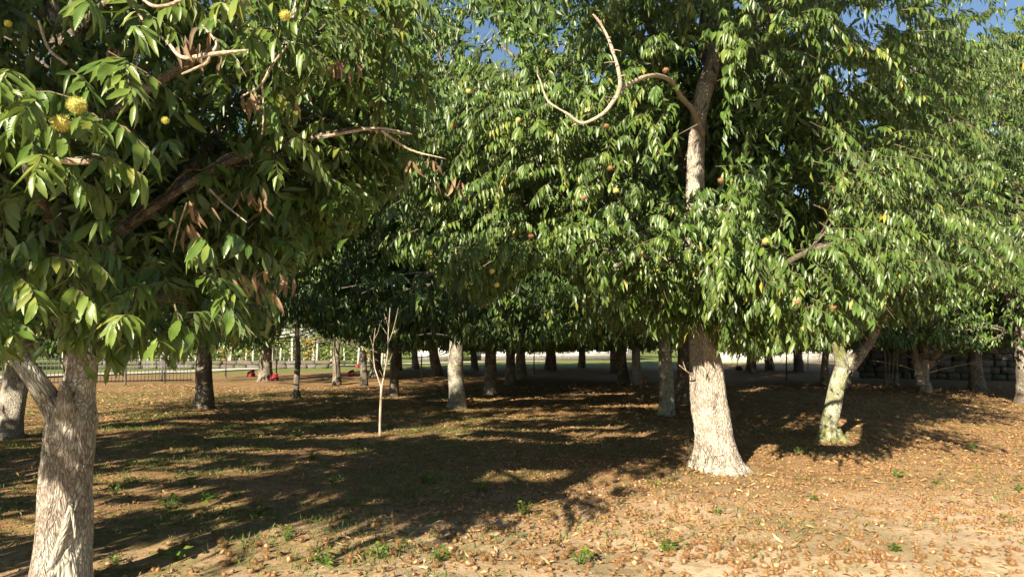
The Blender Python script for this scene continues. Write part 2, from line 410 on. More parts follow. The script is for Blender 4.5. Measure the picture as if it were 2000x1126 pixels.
def make_sprays(O, H, S, rng, nl=12, leaf=0.19, droop=1.0, tint_sd=0.21, twigs=False, tint0=0.42):
    """O origins, H headings (unit), S twig lengths. Chestnut shoots: an arching twig with hanging leaves on both sides."""
    n = len(O)
    H = unit(H)
    t = (np.arange(nl)[None] + rng.uniform(-.3, .3, (n, nl))) / (nl - 1)
    t = np.clip(0.12 + 0.88 * t, 0.02, 1.02)
    s = t * S[:, None]
    arch = rng.uniform(0.25, 0.75, n) * droop
    down = np.array([0, 0, -1.0])
    P = O[:, None] + H[:, None] * s[..., None] + down * (arch[:, None] * s * t)[..., None]
    tang = unit(H[:, None] + down * (2 * arch[:, None] * t)[..., None])
    side = unit(np.cross(H, np.array([0, 0, 1.0])) + 1e-6)
    sg = np.where(np.arange(nl) % 2 == 0, 1.0, -1.0)[None] * np.where(rng.random(n) < .5, 1, -1)[:, None]
    a_side = rng.uniform(0.45, 1.0, (n, nl)) * (1 - 0.55 * t ** 3)
    D = tang * rng.uniform(0.35, 0.8, (n, nl))[..., None] + side[:, None] * (sg * a_side)[..., None] + down * (droop * (rng.uniform(0.35, 1.5, (n, 1)) + rng.normal(0, .22, (n, nl))))[..., None]
    D = D + rng.normal(0, .11, D.shape) + rng.normal(0, .10, (n, 1, 3))
    N = np.array([0, 0, 1.0]) * 0.8 + H[:, None] * 0.55 + side[:, None] * (sg * 0.25)[..., None] + rng.normal(0, .28, D.shape)
    L = leaf * rng.uniform(.72, 1.2, (n, nl)) * (1 - 0.25 * (np.abs(t - .5) * 2) ** 2)
    tint = np.clip(tint0 + rng.normal(0, tint_sd * .8, (n, 1)) + rng.normal(0, tint_sd * .6, (n, nl)), 0, 0.93)
    yl = rng.random((n, nl)) < 0.016
    tint = np.where(yl, 0.99, tint)
    m = n * nl
    tw = None
    if twigs: tw = (O, O + H * (S * .55)[:, None] + down * (arch * S * .3)[:, None], O + H * S[:, None] + down * (arch * S)[:, None])
    return Leaves(P.reshape(m, 3), frames(D.reshape(m, 3), N.reshape(m, 3)), L.reshape(m), tint.reshape(m), tw)

def twig_mesh(tw, base, keep=None):
    A, B, C = tw
    n = len(A); rings = []
    for Q, r in ((A, .0055), (B, .0042), (C, .002)):
        off = np.array([[0, 0, 1], [.87, 0, -.5], [-.87, 0, -.5]]) * r + np.array([[0, .4, 0], [0, -.4, 0], [0, 0, 0]]) * r
        rings.append(Q[:, None] - base + off[None])
    V = np.concatenate(rings, 1).reshape(-1, 3)
    T = []
    for k in (0, 3):
        for j in range(3):
            j2 = (j + 1) % 3
            T += [(k + j, k + j2, k + 3 + j2), (k + j, k + 3 + j2, k + 3 + j)]
    T = (np.array(T)[None] + (np.arange(n) * 9)[:, None, None]).reshape(-1, 3)
    return V, T

def clump_points(center, radii, n, rng, inner=0.5, zmin=None, zmin_jit=0.3):
    d = unit(rng.normal(size=(n, 3)))
    r = (inner ** 3 + (1 - inner ** 3) * rng.random(n)) ** (1 / 3)
    C = np.array(center) + d * r[:, None] * np.array(radii)
    if zmin is not None:
        lo = zmin + rng.random(n) * zmin_jit
        C[:, 2] = np.where(C[:, 2] < lo, lo + rng.random(n) * 0.25, C[:, 2])
    return C
def clump_sprays(C, center, per, crad, rng, slen=(.35, .6)):
    n = len(C) * per
    off = rng.normal(0, 1, (n, 3)) * np.array([1, 1, .7]) * crad * .6
    CC = np.repeat(C, per, 0)
    O = CC + off
    out = unit(CC - np.array(center)); out[:, 2] *= 0.35
    H = out * 0.75 + off / crad * .55 + rng.normal(0, .35, (n, 3))
    H[:, 2] = np.clip(H[:, 2], -.35, .45) + rng.uniform(-.1, .12, n)
    return O, unit(H), rng.uniform(*slen, n)

def visible_rank(lv, n, cell=9, zbias=0.12):
    """leaves of this bag that show in the picture, largest first (coarse depth buffer)"""
    px, py, d = proj(lv.mid())
    ok = (px > 4) & (px < 1996) & (py > 4) & (py < 1122) & (d > 0.3)
    zb = np.full((2000 // cell + 3, 1126 // cell + 3), 1e9)
    idx = np.nonzero(ok)[0]
    cx, cy = (px[idx] // cell).astype(int), (py[idx] // cell).astype(int)
    for dx in (0, 1):
        for dy in (0, 1): np.minimum.at(zb, (cx + dx, cy + dy), d[idx])
    vis = d[idx] < zb[cx, cy] + zbias
    face = np.abs(np.sum(lv.R[idx][:, :, 2] * unit(lv.P[idx] - np.array([0, 0, CAM_H])), -1))
    sz = lv.L[idx] / d[idx] * (0.35 + face) * vis
    return idx[np.argsort(-sz)[:n]]

LEAF_ME = []
for i, c in enumerate(HI):
    for k, tv in enumerate((.22, .36, .5, .64, .8)):
        LEAF_ME.append(np_mesh('leaf', c[0], c[1], M_LEAF, uv=c[2], tint=np.full(len(c[0]), tv)))
DEAD_ME = [np_mesh('dead_leaf', c[0], c[1], M_DEAD, uv=c[2], tint=np.full(len(c[0]), tv)) for c in DRY for tv in (.2, .5, .85)]
def single_leaves(lv, base, root, rng, name='leaf', meshes=None):
    for i in range(len(lv.P)):
        if meshes is None:
            tv = int(np.clip((lv.tint[i] - .15) / .14, 0, 4)); me = LEAF_ME[int(rng.integers(0, 6)) * 5 + tv]
        else: me = meshes[int(rng.integers(0, len(meshes)))]
        o = bpy.data.objects.new(name, me); COL.objects.link(o); o.parent = root
        M = np.eye(4); M[:3, :3] = lv.R[i] * lv.L[i]; M[:3, 3] = lv.P[i] - base
        o.matrix_basis = Matrix(M.tolist())

def join(a, b):
    return Leaves(np.vstack([a.P, b.P]), np.concatenate([a.R, b.R]), np.concatenate([a.L, b.L]), np.concatenate([a.tint, b.tint]), a.twig)
def inner_leaves(center, radii, n, leaf, rng, zmin):
    """extra leaves inside a crown, added to block light and darken it"""
    d = unit(rng.normal(size=(n, 3))); P = np.array(center) + d * (rng.random(n) ** .42)[:, None] * np.array(radii)
    P[:, 2] = np.where(P[:, 2] < zmin, zmin + rng.random(n) * .8, P[:, 2])
    D = rng.normal(0, .7, (n, 3)) - [0, 0, .6]; N = rng.normal(0, .6, (n, 3)) + [-.3, -.6, .6]
    return Leaves(P, frames(D, N), leaf * rng.uniform(.8, 1.2, n), np.clip(rng.normal(.3, .15, n), 0, .8))
def near_side(lv, dmax):
    px, py, d = proj(lv.P); return (px > -80) & (px < 2080) & (py > -80) & (d > 0) & (d < dmax)
def foliage_obj(name, lv, canon, base, root, rng, m, twigs=True, detail=None, coarse=None):
    if detail is not None:
        V, T, uv, ti = bake(lv.keep(detail), canon, base, rng); V3, T3, u3, t3 = bake(lv.keep(~detail), coarse or LOW, base, rng)
        V, T, uv, ti = np.vstack([V, V3]), np.vstack([T, T3 + len(V)]), np.vstack([uv, u3]), np.concatenate([ti, t3])
    else: V, T, uv, ti = bake(lv, canon, base, rng)
    mi = np.zeros(len(T), int)
    mats = [m]
    if twigs and lv.twig is not None:
        V2, T2 = twig_mesh(lv.twig, base)
        T2 = T2 + len(V)
        V = np.vstack([V, V2]); T = np.vstack([T, T2]); uv = np.vstack([uv, np.zeros((len(V2), 2))]); ti = np.concatenate([ti, np.zeros(len(V2))])
        mi = np.concatenate([mi, np.ones(len(T2), int)]); mats.append(M_TWIG)
    o = link(name, np_mesh(name, V, T, mats, uv=uv, tint=ti, matidx=mi), root)
    o['kind'] = 'stuff'
    return o

# ------------------------------------------------------------------ burrs
def burr_mesh(name, mats, nsp, r=0.03, spike=0.016, lev=1, open_=False, seed=0, bw=0.0016):
    r_ = np.random.default_rng(seed)
    import bmesh
    bm = bmesh.new(); bmesh.ops.create_icosphere(bm, subdivisions=lev, radius=1.0)
    V = np.array([v.co[:] for v in bm.verts]); T = np.array([[v.index for v in f.verts] for f in bm.faces]); bm.free()
    mi = np.zeros(len(T), int)
    if open_:                                     # a burst husk: the top third folds in, pale lining
        c = V[T].mean(1)[:, 2]
        V = V.copy(); up = V[:, 2] > 0.45
        V[up, 2] = 0.15 - 0.3 * V[up, 2]; V[up, :2] *= 0.8
        mi = np.where(c > 0.42, 1, 0)
        V[~up] *= np.array([1.12, 1.05, .92])
    V = V * r * np.array([1, 1, .88])
    D = unit(r_.normal(size=(nsp, 3)))
    if open_: D = D[D[:, 2] < 0.5]
    n = len(D)
    a = unit(np.cross(D, r_.normal(size=(n, 3))))
    D2 = unit(D + r_.normal(0, .28, D.shape))
    b0 = D * r * np.array([1, 1, .88]) * .97
    S = np.stack([b0 + a * bw, b0 - a * bw, b0 + D2 * (spike * r_.uniform(.7, 1.25, n))[:, None]], 1).reshape(-1, 3)
    T2 = np.arange(n * 3).reshape(-1, 3) + len(V)
    return np.vstack([V, S]), np.vstack([T, T2]), np.concatenate([mi, np.zeros(n, int)])
M_BURR = simple_mat('dry_burr', (0.24, 0.135, 0.055), 0.9, 0.45, 45)
M_BURRIN = simple_mat('burr_lining', (0.38, 0.27, 0.15), 0.8, 0.2, 40)
M_GBURR = simple_mat('green_burr', (0.55, 0.50, 0.12), 0.7, 0.25, 40)
M_NUT = simple_mat('chestnut_shell', (0.13, 0.03, 0.014), 0.28, 0.35, 60, 0, 0.6)
M_NUTCAP = simple_mat('nut_scar', (0.45, 0.33, 0.2), 0.8, 0.2, 30)

def hang_burr(px, py, Y, root, base, r=0.03, green=True, nsp=320, seed=0):
    V, T, mi = burr_mesh('burr', None, nsp, r, r * .5, 2, False, seed, 0.0011)
    me = np_mesh('burr', V, T, [M_GBURR if green else M_BURR, M_BURRIN], matidx=mi, smooth=False)
    return link('burr', me, root, at(px, py, Y) - base)

# ------------------------------------------------------------------ ground
def graded(lo, hi, near_lo, near_hi, step, grow=1.16):
    a = list(np.arange(near_lo, near_hi + 1e-6, step))
    s = step; x = a[-1]
    while x < hi: s *= grow; x += s; a.append(x)
    s = step; x = a[0]; pre = []
    while x > lo: s *= grow; x -= s; pre.append(x)
    return np.array(pre[::-1] + a)
xs = graded(-900, 900, -9, 10, 0.13); ys = graded(-300, 1500, 3.5, 16, 0.13)
X, Y = np.meshgrid(xs, ys)
GV = np.stack([X.ravel(), Y.ravel(), gz(X, Y).ravel()], 1)
i = np.arange(len(ys) - 1)[:, None] * len(xs); j = np.arange(len(xs) - 1)[None]
a_ = (i + j); GT = np.concatenate([np.stack([a_, a_ + 1, a_ + len(xs) + 1], 2).reshape(-1, 3), np.stack([a_, a_ + len(xs) + 1, a_ + len(xs)], 2).reshape(-1, 3)])
tag(link('ground', np_mesh('ground', GV, GT, M_GROUND)), kind='structure')

M_ROAD = simple_mat('pale_track', (0.50, 0.44, 0.36), 0.9, 0.15, 3, 0.2)
def strip(name, pts, wid, m, z=0.02):
    C = catmull(np.array([(x, y, 0, 0) for x, y in pts]), 8)[:, :2]
    tn = np.gradient(C, axis=0); tn /= np.linalg.norm(tn, axis=1)[:, None]; nn = np.stack([-tn[:, 1], tn[:, 0]], 1)
    V = np.concatenate([np.c_[C + nn * wid / 2, gz(*(C + nn * wid / 2).T) + z], np.c_[C - nn * wid / 2, gz(*(C - nn * wid / 2).T) + z]])
    n = len(C); T = []
    for k in range(n - 1): T += [(k, n + k, n + k + 1), (k, n + k + 1, k + 1)]
    return tag(link(name, np_mesh(name, V, np.array(T), m)), kind='structure')
strip('road', [(-34, 22), (-27, 31), (-21, 42), (-16, 52), (-7, 64), (4, 72)], 3.0, M_ROAD, 0.06)

# ------------------------------------------------------------------ trees
TRUNKS = []
def limb_pts(a, b, r0, r1, sag, rng, n=5, wob=0.12):
    a, b = np.array(a), np.array(b); L = np.linalg.norm(b - a)
    t = np.linspace(0, 1, n)[:, None]
    P = a + (b - a) * t
    P[:, 2] += (np.sin(t[:, 0] * math.pi) * sag)
    P[1:-1] += rng.normal(0, wob * L / n, (n - 2, 3))
    return np.c_[P, r0 + (r1 - r0) * t[:, 0] ** .8]

def nearest_on(polys, p):
    best = None
    for k, Q in enumerate(polys):
        d = np.linalg.norm(Q[:, :3] - p, axis=1); i_ = int(np.argmin(d))
        if best is None or d[i_] < best[0]: best = (d[i_], k, i_)
    return best

def background_tree(label, bx, d, h, cr, rng_seed, r=0.24, zlow=1.6, nclump=60, per=14, leaf=0.23, canon=None, cat='tree', lean=0.0,
                    group='chestnut trees standing deeper in the orchard', tint0=.42, trunk_h=2.0, name='chestnut_tree', m=None, bark=None, crown_off=(0, 0), keep=None, fork=None, nl=11, x=None):
    rng = np.random.default_rng(rng_seed)
    X0 = (bx - 1000) * d / F if x is None else x
    base = np.array([X0, d, float(gz(X0, d))])
    root = thing(name, label, cat, base, group)
    TRUNKS.append((X0, d, r)); r *= .88
    mb = MB()
    top = base + np.array([lean * trunk_h, rng.uniform(-.1, .1), trunk_h])
    tp = [(*(base + [0, 0, -.15]), r * 1.12), (*(base + [0.02, 0, .25]), r), (*(base + [lean * trunk_h * .4 + rng.uniform(-.05, .05), 0, trunk_h * .5]), r * .84), (*top, r * .78)]
    near = d < 22
    mb.add(*tube(tp, 28 if near else 14, 8 if near else 5, 0.03 if near else 0.02, rng_seed, (0.2, 0.28), lobes=.04))
    cc = base + np.array([crown_off[0], crown_off[1], (h + zlow) / 2]); radii = np.array([cr, cr, (h - zlow) / 2])
    ends = []
    nl_ = 6
    for k in range(nl_):
        an = k * 2 * math.pi / nl_ + rng.uniform(-.4, .4)
        e = cc + np.array([math.cos(an) * cr * .6, math.sin(an) * cr * .6, rng.uniform(-.25, .45) * radii[2]])
        if k == 0: e = cc + np.array([0, 0, radii[2] * .8])
        q = limb_pts(top - [0, 0, r * .5], e, r * .55, .03, .25, rng)
        mb.add(*tube(q, 9 if near else 6, 4, 0.01 if near else 0, k)); ends.append(catmull(q, 4))
    C = clump_points(cc, radii, nclump, rng, .45, base[2] + zlow, .5)
    ns = int(nclump * .5); an = rng.uniform(0, 2 * math.pi, ns); rr_ = cr * (.25 + .75 * np.sqrt(rng.random(ns)))
    C = np.vstack([C, np.c_[cc[0] + np.cos(an) * rr_, cc[1] + np.sin(an) * rr_, base[2] + zlow + rng.uniform(-.1, 1.3, ns)]])       # the hanging skirt
    for c in C[::2]:
        _, k, i_ = nearest_on(ends, c)
        mb.add(*tube(limb_pts(ends[k][max(0, i_ - 3), :3], c, .035, .008, .05, rng, 4), 5, 2))
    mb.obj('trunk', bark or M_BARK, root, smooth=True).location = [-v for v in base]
    O, H, S = clump_sprays(C, cc, per, .62, rng, (.4, .7))
    lv = make_sprays(O, H, S, rng, nl - 3 if d > 28 else nl, leaf * (1.12 if d > 28 else 1), 1.0, tint0=tint0)
    if m is None: lv = join(lv, inner_leaves(cc + [0, 0, -.3], radii * .85, 2600, leaf * 1.5, rng, base[2] + zlow))
    k = lv.P[:, 2] > 0.7
    if keep is not None:
        px, py, dd = proj(lv.tips()); k &= keep(px, py, dd)
    px, py, dd = proj(lv.mid()); k &= sunlit(lv.P, rng) & airy(px, py, rng)
    lv = lv.keep(k)
    foliage_obj('crown', lv, canon or (LOW if d < 18 and x is None else TINY), base, root, rng, m or M_LEAFF, twigs=False)
    return root

def dd_(by): return 2162.0 / (by - 675.0)

GAPS = [(955, 85, 34), (985, 118, 30), (925, 60, 22), (872, 112, 18), (1092, 92, 16), (1165, 150, 14), (1700, 45, 40), (1655, 155, 30), (1600, 215, 12), (1700, 245, 16), (1525, 290, 12), (1585, 395, 16), (1905, 60, 18), (1965, 40, 22), (630, 115, 9), (1440, 12, 10), (1385, 120, 9), (1250, 60, 12), (1940, 250, 12), (1560, 370, 14)]
def airy(px, py, rng):
    """thin places in the crowns where sky comes through"""
    k = np.ones(len(px), bool)
    for x, y, r in GAPS:
        wob = 1 + .35 * np.sin(3 * np.arctan2(py - y, px - x) + x)
        k &= ~((np.hypot((px - x) * .8, py - y) < r * 1.0 * wob) & (rng.random(len(px)) < .88))
    return k
TANE = math.tan(rad(SUN_EL)); SX, SY = math.sin(rad(SUN_AZ)), math.cos(rad(SUN_AZ))
OPEN = [(2.72, 9.3, -.3, 1.36, .46), (5.68, 12.2, -.3, 1.75, .35), (-1.55, 18.8, .3, 1.9, .35), (-3.0, 4.6, -.3, .75, .35), (8.0, 24.0, 0, 1.8, .4), (-2.33, 12.3, .1, 2.2, .30), (2.44, 9.25, 3.6, 4.6, .14)]
OPEN += [(float(at(120, 240, 2.4)[0]), 2.4, 2.05, 2.6, .16)]
OPEN += [(*ground_at(px, py), -z * 2.0, z * 2.0, hw * 1.25 + .1) for px, py, hw, z in ((850, 842, .7, .22), (720, 850, .7, .14), (1035, 928, .35, .10), (300, 905, .9, .10), (480, 880, .8, .08), (330, 960, .5, .06), (560, 855, .6, .08), (700, 772, 1.3, .15), (960, 795, .8, .12), (1010, 812, .7, .10), (1150, 830, .5, .08), (930, 778, 1.0, .1), (1060, 775, 1.0, .08), (1110, 803, .9, .08), (1180, 842, .6, .08), (1215, 790, .8, .08), (1090, 862, .5, .08), (960, 855, .5, .07), (1010, 838, .6, .08), (1150, 770, 1.2, .08), (620, 745, 1.5, .1), (230, 928, .8, .09), (410, 925, .7, .07), (250, 985, .5, .06), (400, 985, .45, .05), (110, 950, .6, .1), (50, 1015, .6, .1), (600, 885, .6, .07), (640, 820, .9, .09), (250, 840, .9, .08), (450, 825, .9, .06))]
def sunlit(P, rng, prob=.985):
    """lanes cut through crowns for sunlight: False where a leaf would shade a chosen spot"""
    k = np.ones(len(P), bool)
    for x, y, z0, z1, hw in OPEN:
        t = (y - P[:, 1]) / SY
        xx = P[:, 0] + SX * t; zz = P[:, 2] - TANE * t
        k &= ~((t > .3) & (np.abs(xx - x) < hw) & (zz > z0) & (zz < z1) & (rng.random(len(P)) < prob))
    return k
def clear_of(lv, spots):
    """False for leaves hanging right in front of fruit, dead leaves and bare wood"""
    k = np.ones(len(lv.P), bool)
    for P in (lv.P, lv.mid(), lv.tips()):
        px, py, d = proj(P)
        for (x, y, Y, r) in spots: k &= ~((np.hypot(px - x, py - y) < r) & (d < Y + .02))
    return k
def along(pts, Y, r, step=14):
    out = []
    for (x0, y0), (x1, y1) in zip(pts[:-1], pts[1:]):
        n = max(1, int(math.hypot(x1 - x0, y1 - y0) / step))
        out += [(x0 + (x1 - x0) * t / n, y0 + (y1 - y0) * t / n, Y, r) for t in range(n + 1)]
    return out
FRUIT_B = [(915, 178, 7.2, True), (918, 246, 7.1, False), (886, 245, 7.2, False), (1012, 234, 7.0, True), (1300, 137, 6.4, False), (1184, 246, 6.6, False), (1192, 328, 6.5, False), (1203, 372, 6.4, True), (1140, 386, 6.4, False),
           (1037, 460, 6.4, False), (961, 529, 6.9, True), (970, 556, 7.0, True), (1495, 470, 6.1, True), (1557, 590, 6.3, False), (1627, 600, 6.4, False), (1408, 352, 6.2, False)]
SEE_B = [(x, y, Y, 9) for x, y, Y, g in FRUIT_B] + along([(1330, 190), (1285, 148), (1215, 172), (1185, 215), (1134, 240), (1075, 202), (1056, 160), (1049, 130)], 7.0, 10) + along([(1203, 192), (1206, 130), (1184, 66), (1158, 28)], 6.5, 12)
FRUIT_L = [(120, 240, 2.42, True, .026), (150, 205, 2.50, True, .027), (557, 30, 3.0, True, .020), (323, 235, 3.0, True, .013), (16, 46, 3.1, True, .012)]
DRY_L = [(365, 75, 3.0, 9, .05), (390, 95, 3.05, 5, .05), (372, 410, 3.5, 8, .04), (368, 440, 3.5, 5, .04), (510, 548, 3.4, 9, .11), (540, 540, 3.45, 6, .05), (480, 550, 3.45, 5, .05), (660, 118, 3.6, 8, .05), (680, 125, 3.6, 5, .05), (830, 312, 4.0, 8, .05), (888, 352, 4.2, 7, .05), (505, 188, 3.4, 6, .04), (570, 195, 3.6, 5, .06), (480, 375, 4.0, 6, .06), (505, 380, 4.0, 6, .06), (235, 90, 3.4, 5, .05)]
SEE_L = [(x, y, Y, 20) for x, y, Y, g, r in FRUIT_L] + [(x, y, Y, 26) for x, y, Y, n, sp in DRY_L] + [(365, 110, 3.1, 30), (520, 545, 3.4, 40)] + \
    along([(255, 0), (325, 80), (355, 112), (482, 98)], 3.0, 9) + along([(560, 90), (530, 130), (470, 190)], 3.4, 9) + along([(280, 0), (330, 10)], 2.9, 9) + along([(410, 370), (482, 434)], 3.9, 9) + \
    along([(240, 445), (330, 385), (420, 270), (480, 180)], 5.0, 16, 24) + along([(620, 270), (740, 250), (805, 262)], 4.0, 9) + along([(110, 312), (205, 314)], 2.8, 9)
# ---- the big foreground tree on the right (furrowed trunk) -----------------------------------------
def env(pts):
    xs_, ys_ = zip(*pts)
    return lambda px: np.interp(px, xs_, ys_)

rngA = np.random.default_rng(11)
dB = 9.3
bB = np.array([(1397 - 1000) * dB / F, dB, 0.0]); bB[2] = float(gz(bB[0], bB[1]))
tB = thing('chestnut_tree', 'big chestnut tree with stout pale furrowed trunk flaring at its base', 'tree', bB)
TRUNKS.append((bB[0], bB[1], 0.26))
def W(px, py, Y, r): return (*at(px, py, Y), r)
mb = MB()
tr = [W(1398, 925, dB, 0.280), W(1397, 895, dB, 0.263), W(1393, 850, dB, 0.228), W(1388, 790, dB, 0.220), W(1381, 720, dB, 0.198), W(1373, 660, dB, 0.171), W(1362, 580, dB, 0.157), W(1358, 480, dB, 0.133), W(1358, 360, dB, 0.112),
      W(1362, 260, dB, 0.106), W(1372, 190, dB, 0.103), W(1390, 130, dB, 0.100), W(1398, 60, dB, 0.090), W(1385, -60, dB, 0.076), W(1400, -220, dB, 0.048)]
mb.add(*tube(tr, 110, 16, 0.030, 3, (0.20, 0.30), lobes=.035, nsc=(9, 1.6)))
def roots(mb, base, r0, n, rng, reach=.22):
    for k in range(n):
        an = k * 2 * math.pi / n + rng.uniform(-.35, .35); L = reach * rng.uniform(.6, 1.3); c, s_ = math.cos(an), math.sin(an); q = rng.uniform(.055, .085)
        p = [(base[0] + c * r0 * .55, base[1] + s_ * r0 * .55, base[2] + .20, q * .8), (base[0] + c * r0 * .95, base[1] + s_ * r0 * .95, base[2] + .07, q), (base[0] + c * (r0 + L * .5), base[1] + s_ * (r0 + L * .5), base[2] - .005, q * .7), (base[0] + c * (r0 + L), base[1] + s_ * (r0 + L), base[2] - .05, q * .4)]
        mb.add(*tube(p, 14, 6, .012, int(an * 10), nsc=(9, 3)))
roots(mb, bB, .27, 8, rngA)
trunkB = mb.obj('trunk', M_BARK2, tB, -bB, smooth=True)
limbsB_def = [
    [W(1392, 125, dB, .09), W(1430, 85, dB + .1, .08), W(1480, 45, dB + .2, .07), W(1540, 0, dB + .3, .05), W(1620, -60, dB + .4, .03)],
    [W(1388, 135, dB, .07), W(1372, 80, dB + .2, .07), W(1375, 10, dB + .3, .06), W(1330, -80, dB + .2, .03)],
    [W(1378, 560, dB + .1, .11), W(1415, 450, dB + .3, .10), W(1437, 360, dB + .5, .085), W(1460, 280, dB + .7, .075), W(1500, 180, dB + .9, .06), W(1560, 60, dB + 1, .035)],
    [W(1360, 420, dB, .08), W(1335, 320, dB + .6, .09), W(1330, 220, dB + .9, .075), W(1300, 80, dB + 1.1, .05)],
    [W(1366, 600, dB - .05, .07), W(1290, 490, dB - .3, .05), W(1180, 400, dB - .5, .035), W(1080, 330, dB - .6, .022), W(960, 290, dB - .8, .012)],
    [W(1368, 620, dB, .07), W(1260, 540, dB + .3, .05), W(1100, 460, dB + .5, .035), W(950, 400, dB + .3, .022), W(860, 350, dB, .012)],
    [W(1370, 640, dB - .05, .07), W(1400, 560, dB - .9, .05), W(1450, 500, dB - 1.6, .04), W(1500, 470, dB - 2.0, .02)],
    [W(1372, 640, dB, .08), W(1470, 560, dB - .5, .055), W(1560, 500, dB - 1.0, .035), W(1640, 470, dB - 1.2, .018)],
    [W(1365, 600, dB - .1, .07), W(1320, 540, dB - 1.0, .05), W(1250, 500, dB - 1.8, .035), W(1200, 520, dB - 2.2, .018)],
    [W(1360, 470, dB, .07), W(1250, 330, dB + 1, .06), W(1100, 190, dB + 1.2, .045), W(980, 90, dB + 1.2, .025)],
]
limbsB = [catmull(np.array(q), 5) for q in limbsB_def]
ccB = np.array([bB[0] - .4, bB[1] + .1, 4.6])
CB = np.vstack([
    clump_points(ccB + [-.2, -.2, -.4], (3.3, 2.6, 2.9), 105, rngA, .55, 1.75, .6),          # body
    clump_points([.1, 8.3, 3.3], (1.5, 1.1, 1.5), 62, rngA, .3, 2.2, .5),                     # the arm reaching left into the sun
    clump_points([3.2, 7.4, 2.6], (1.9, .8, .8), 40, rngA, .2, 1.75, .4),                       # low skirt before the trunk
    clump_points([bB[0] + .1, bB[1] - .75, 2.0], (1.25, .4, .25), 26, rngA, .1, 1.75, .25),   # low skirt round the trunk
    clump_points([bB[0] + .4, bB[1] + 1.0, 6.9], (4.2, 2.6, 2.2), 80, rngA, .3),              # top
])
lowB = env([(700, 420), (740, 520), (820, 520), (900, 590), (960, 610), (1000, 560), (1060, 520), (1130, 560), (1145, 660), (1200, 655), (1250, 655), (1320, 690), (1340, 660), (1375, 650), (1400, 700), (1470, 710), (1560, 690), (1640, 690), (1700, 650), (1760, 560)])
def okB(lv):
    px, py, d = proj(lv.tips()); pb, qb, d2 = proj(lv.P)
    k = (py < lowB(px)) & (qb < lowB(pb)) & (d > 6.0) & (lv.P[:, 2] > 1.3)
    tr_ = (px > 1328) & (px < 1408) & (py > 105) & (py < 365) & (d < dB + .1)      # the bare upper trunk
    tb_ = (pb > 1328) & (pb < 1408) & (qb > 105) & (qb < 365) & (d2 < dB + .1)
    return k & ~tr_ & ~tb_ & sunlit(lv.P, rngA)
limb_mb = [MB().add(*tube(q, 14, 5, .010, 5 + i, lobes=.03)) for i, q in enumerate(limbsB_def)]
px_, py_, d_ = proj(CB)
CB = CB[(py_ < lowB(px_) + 10)]
for c in CB:
    dist, k, i_ = nearest_on(limbsB, c)
    p0 = limbsB[k][max(0, i_ - 4), :3]
    pm = at(1368, 250, dB)
    if np.linalg.norm(c - p0) < 1.6 and rngA.random() < .22: limb_mb[k].add(*tube(limb_pts(p0, c, .014, .005, .08, rngA, 5), 6, 3))
for m_ in limb_mb: m_.obj('limb', M_LIMB, tB, -bB, smooth=True)
O, H, S = clump_sprays(CB, ccB, 17, .42, rngA, (.32, .58))
lvB = make_sprays(O, H, S, rngA, 17, .142, 1.1, twigs=True, tint0=.46)
px_, py_, d_ = proj(lvB.mid())
kb = okB(lvB) & airy(px_, py_, rngA) & clear_of(lvB, SEE_B)
tk = kb.reshape(-1, 17).mean(1) > .6
lvB.twig = tuple(q[tk] for q in lvB.twig)
lvB = lvB.keep(kb)
inB = inner_leaves(ccB + [0, .3, .3], (3.4, 2.2, 3.0), 15000, .2, rngA, 1.9); px_, py_, d_ = proj(inB.mid()); inB = inB.keep(okB(inB) & airy(px_, py_, rngA) & clear_of(inB, SEE_B) & (proj(inB.P)[2] > dB - 1.2))
lvB = join(lvB, inB)
top = visible_rank(lvB, 300)
single_leaves(lvB.keep(top), bB, tB, rngA)
rest = np.ones(len(lvB.P), bool); rest[top] = False
lvr = lvB.keep(rest); foliage_obj('crown', lvr, LOW, bB, tB, rngA, M_LEAF, detail=near_side(lvr, dB + 1.0), coarse=TINY)
# the bare dead branch sweeping left from the trunk
mb = MB()
dbr = 6.3
def DBp(px, py, dy, r): return W(px, py, dbr + dy, r * .58)
mb.add(*tube([W(1372, 262, dB - .1, .040), W(1352, 215, dB - .6, .034), W(1330, 190, dB - 1.3, .030), DBp(1312, 160, 1.2, .042), DBp(1285, 148, .7, .038), DBp(1255, 152, .4, .034), DBp(1215, 172, .2, .034), DBp(1203, 190, .1, .033), DBp(1185, 215, 0, .028), DBp(1160, 233, 0, .025), DBp(1134, 240, 0, .022), DBp(1108, 222, 0, .019),
              DBp(1075, 202, 0, .017), DBp(1064, 185, 0, .015), DBp(1056, 160, 0, .012), DBp(1050, 146, 0, .009), DBp(1049, 130, 0, .005)], 12, 6, .006, 2, nsc=(14, 9)))
mb.add(*tube([DBp(1203, 192, .1, .03), DBp(1211, 165, .1, .034), DBp(1206, 130, .1, .026), DBp(1196, 98, .1, .026), DBp(1184, 66, .1, .02), DBp(1170, 42, .1, .017), DBp(1158, 28, .1, .013)], 12, 6, .006, 3, nsc=(14, 9)))
for (x1, y1, x2, y2, r) in [(1134, 240, 1117, 246, .02), (1075, 202, 1058, 209, .009), (1204, 122, 1180, 123, .012), (1196, 98, 1213, 100, .01), (1187, 76, 1193, 73, .014), (1211, 150, 1222, 147, .012), (1190, 205, 1178, 190, .006), (1200, 192, 1183, 190, .008)]:
    mb.add(*tube([DBp(x1, y1, .05, r), DBp((x1 + x2) / 2, (y1 + y2) / 2 - 1, .03, r * .8), DBp(x2, y2, 0, r * .45)], 8, 3))
o = mb.obj('dead_branch', M_DEADW, tB, -bB, smooth=True); o['label'] = 'bare pale dead branch curving out from the trunk'
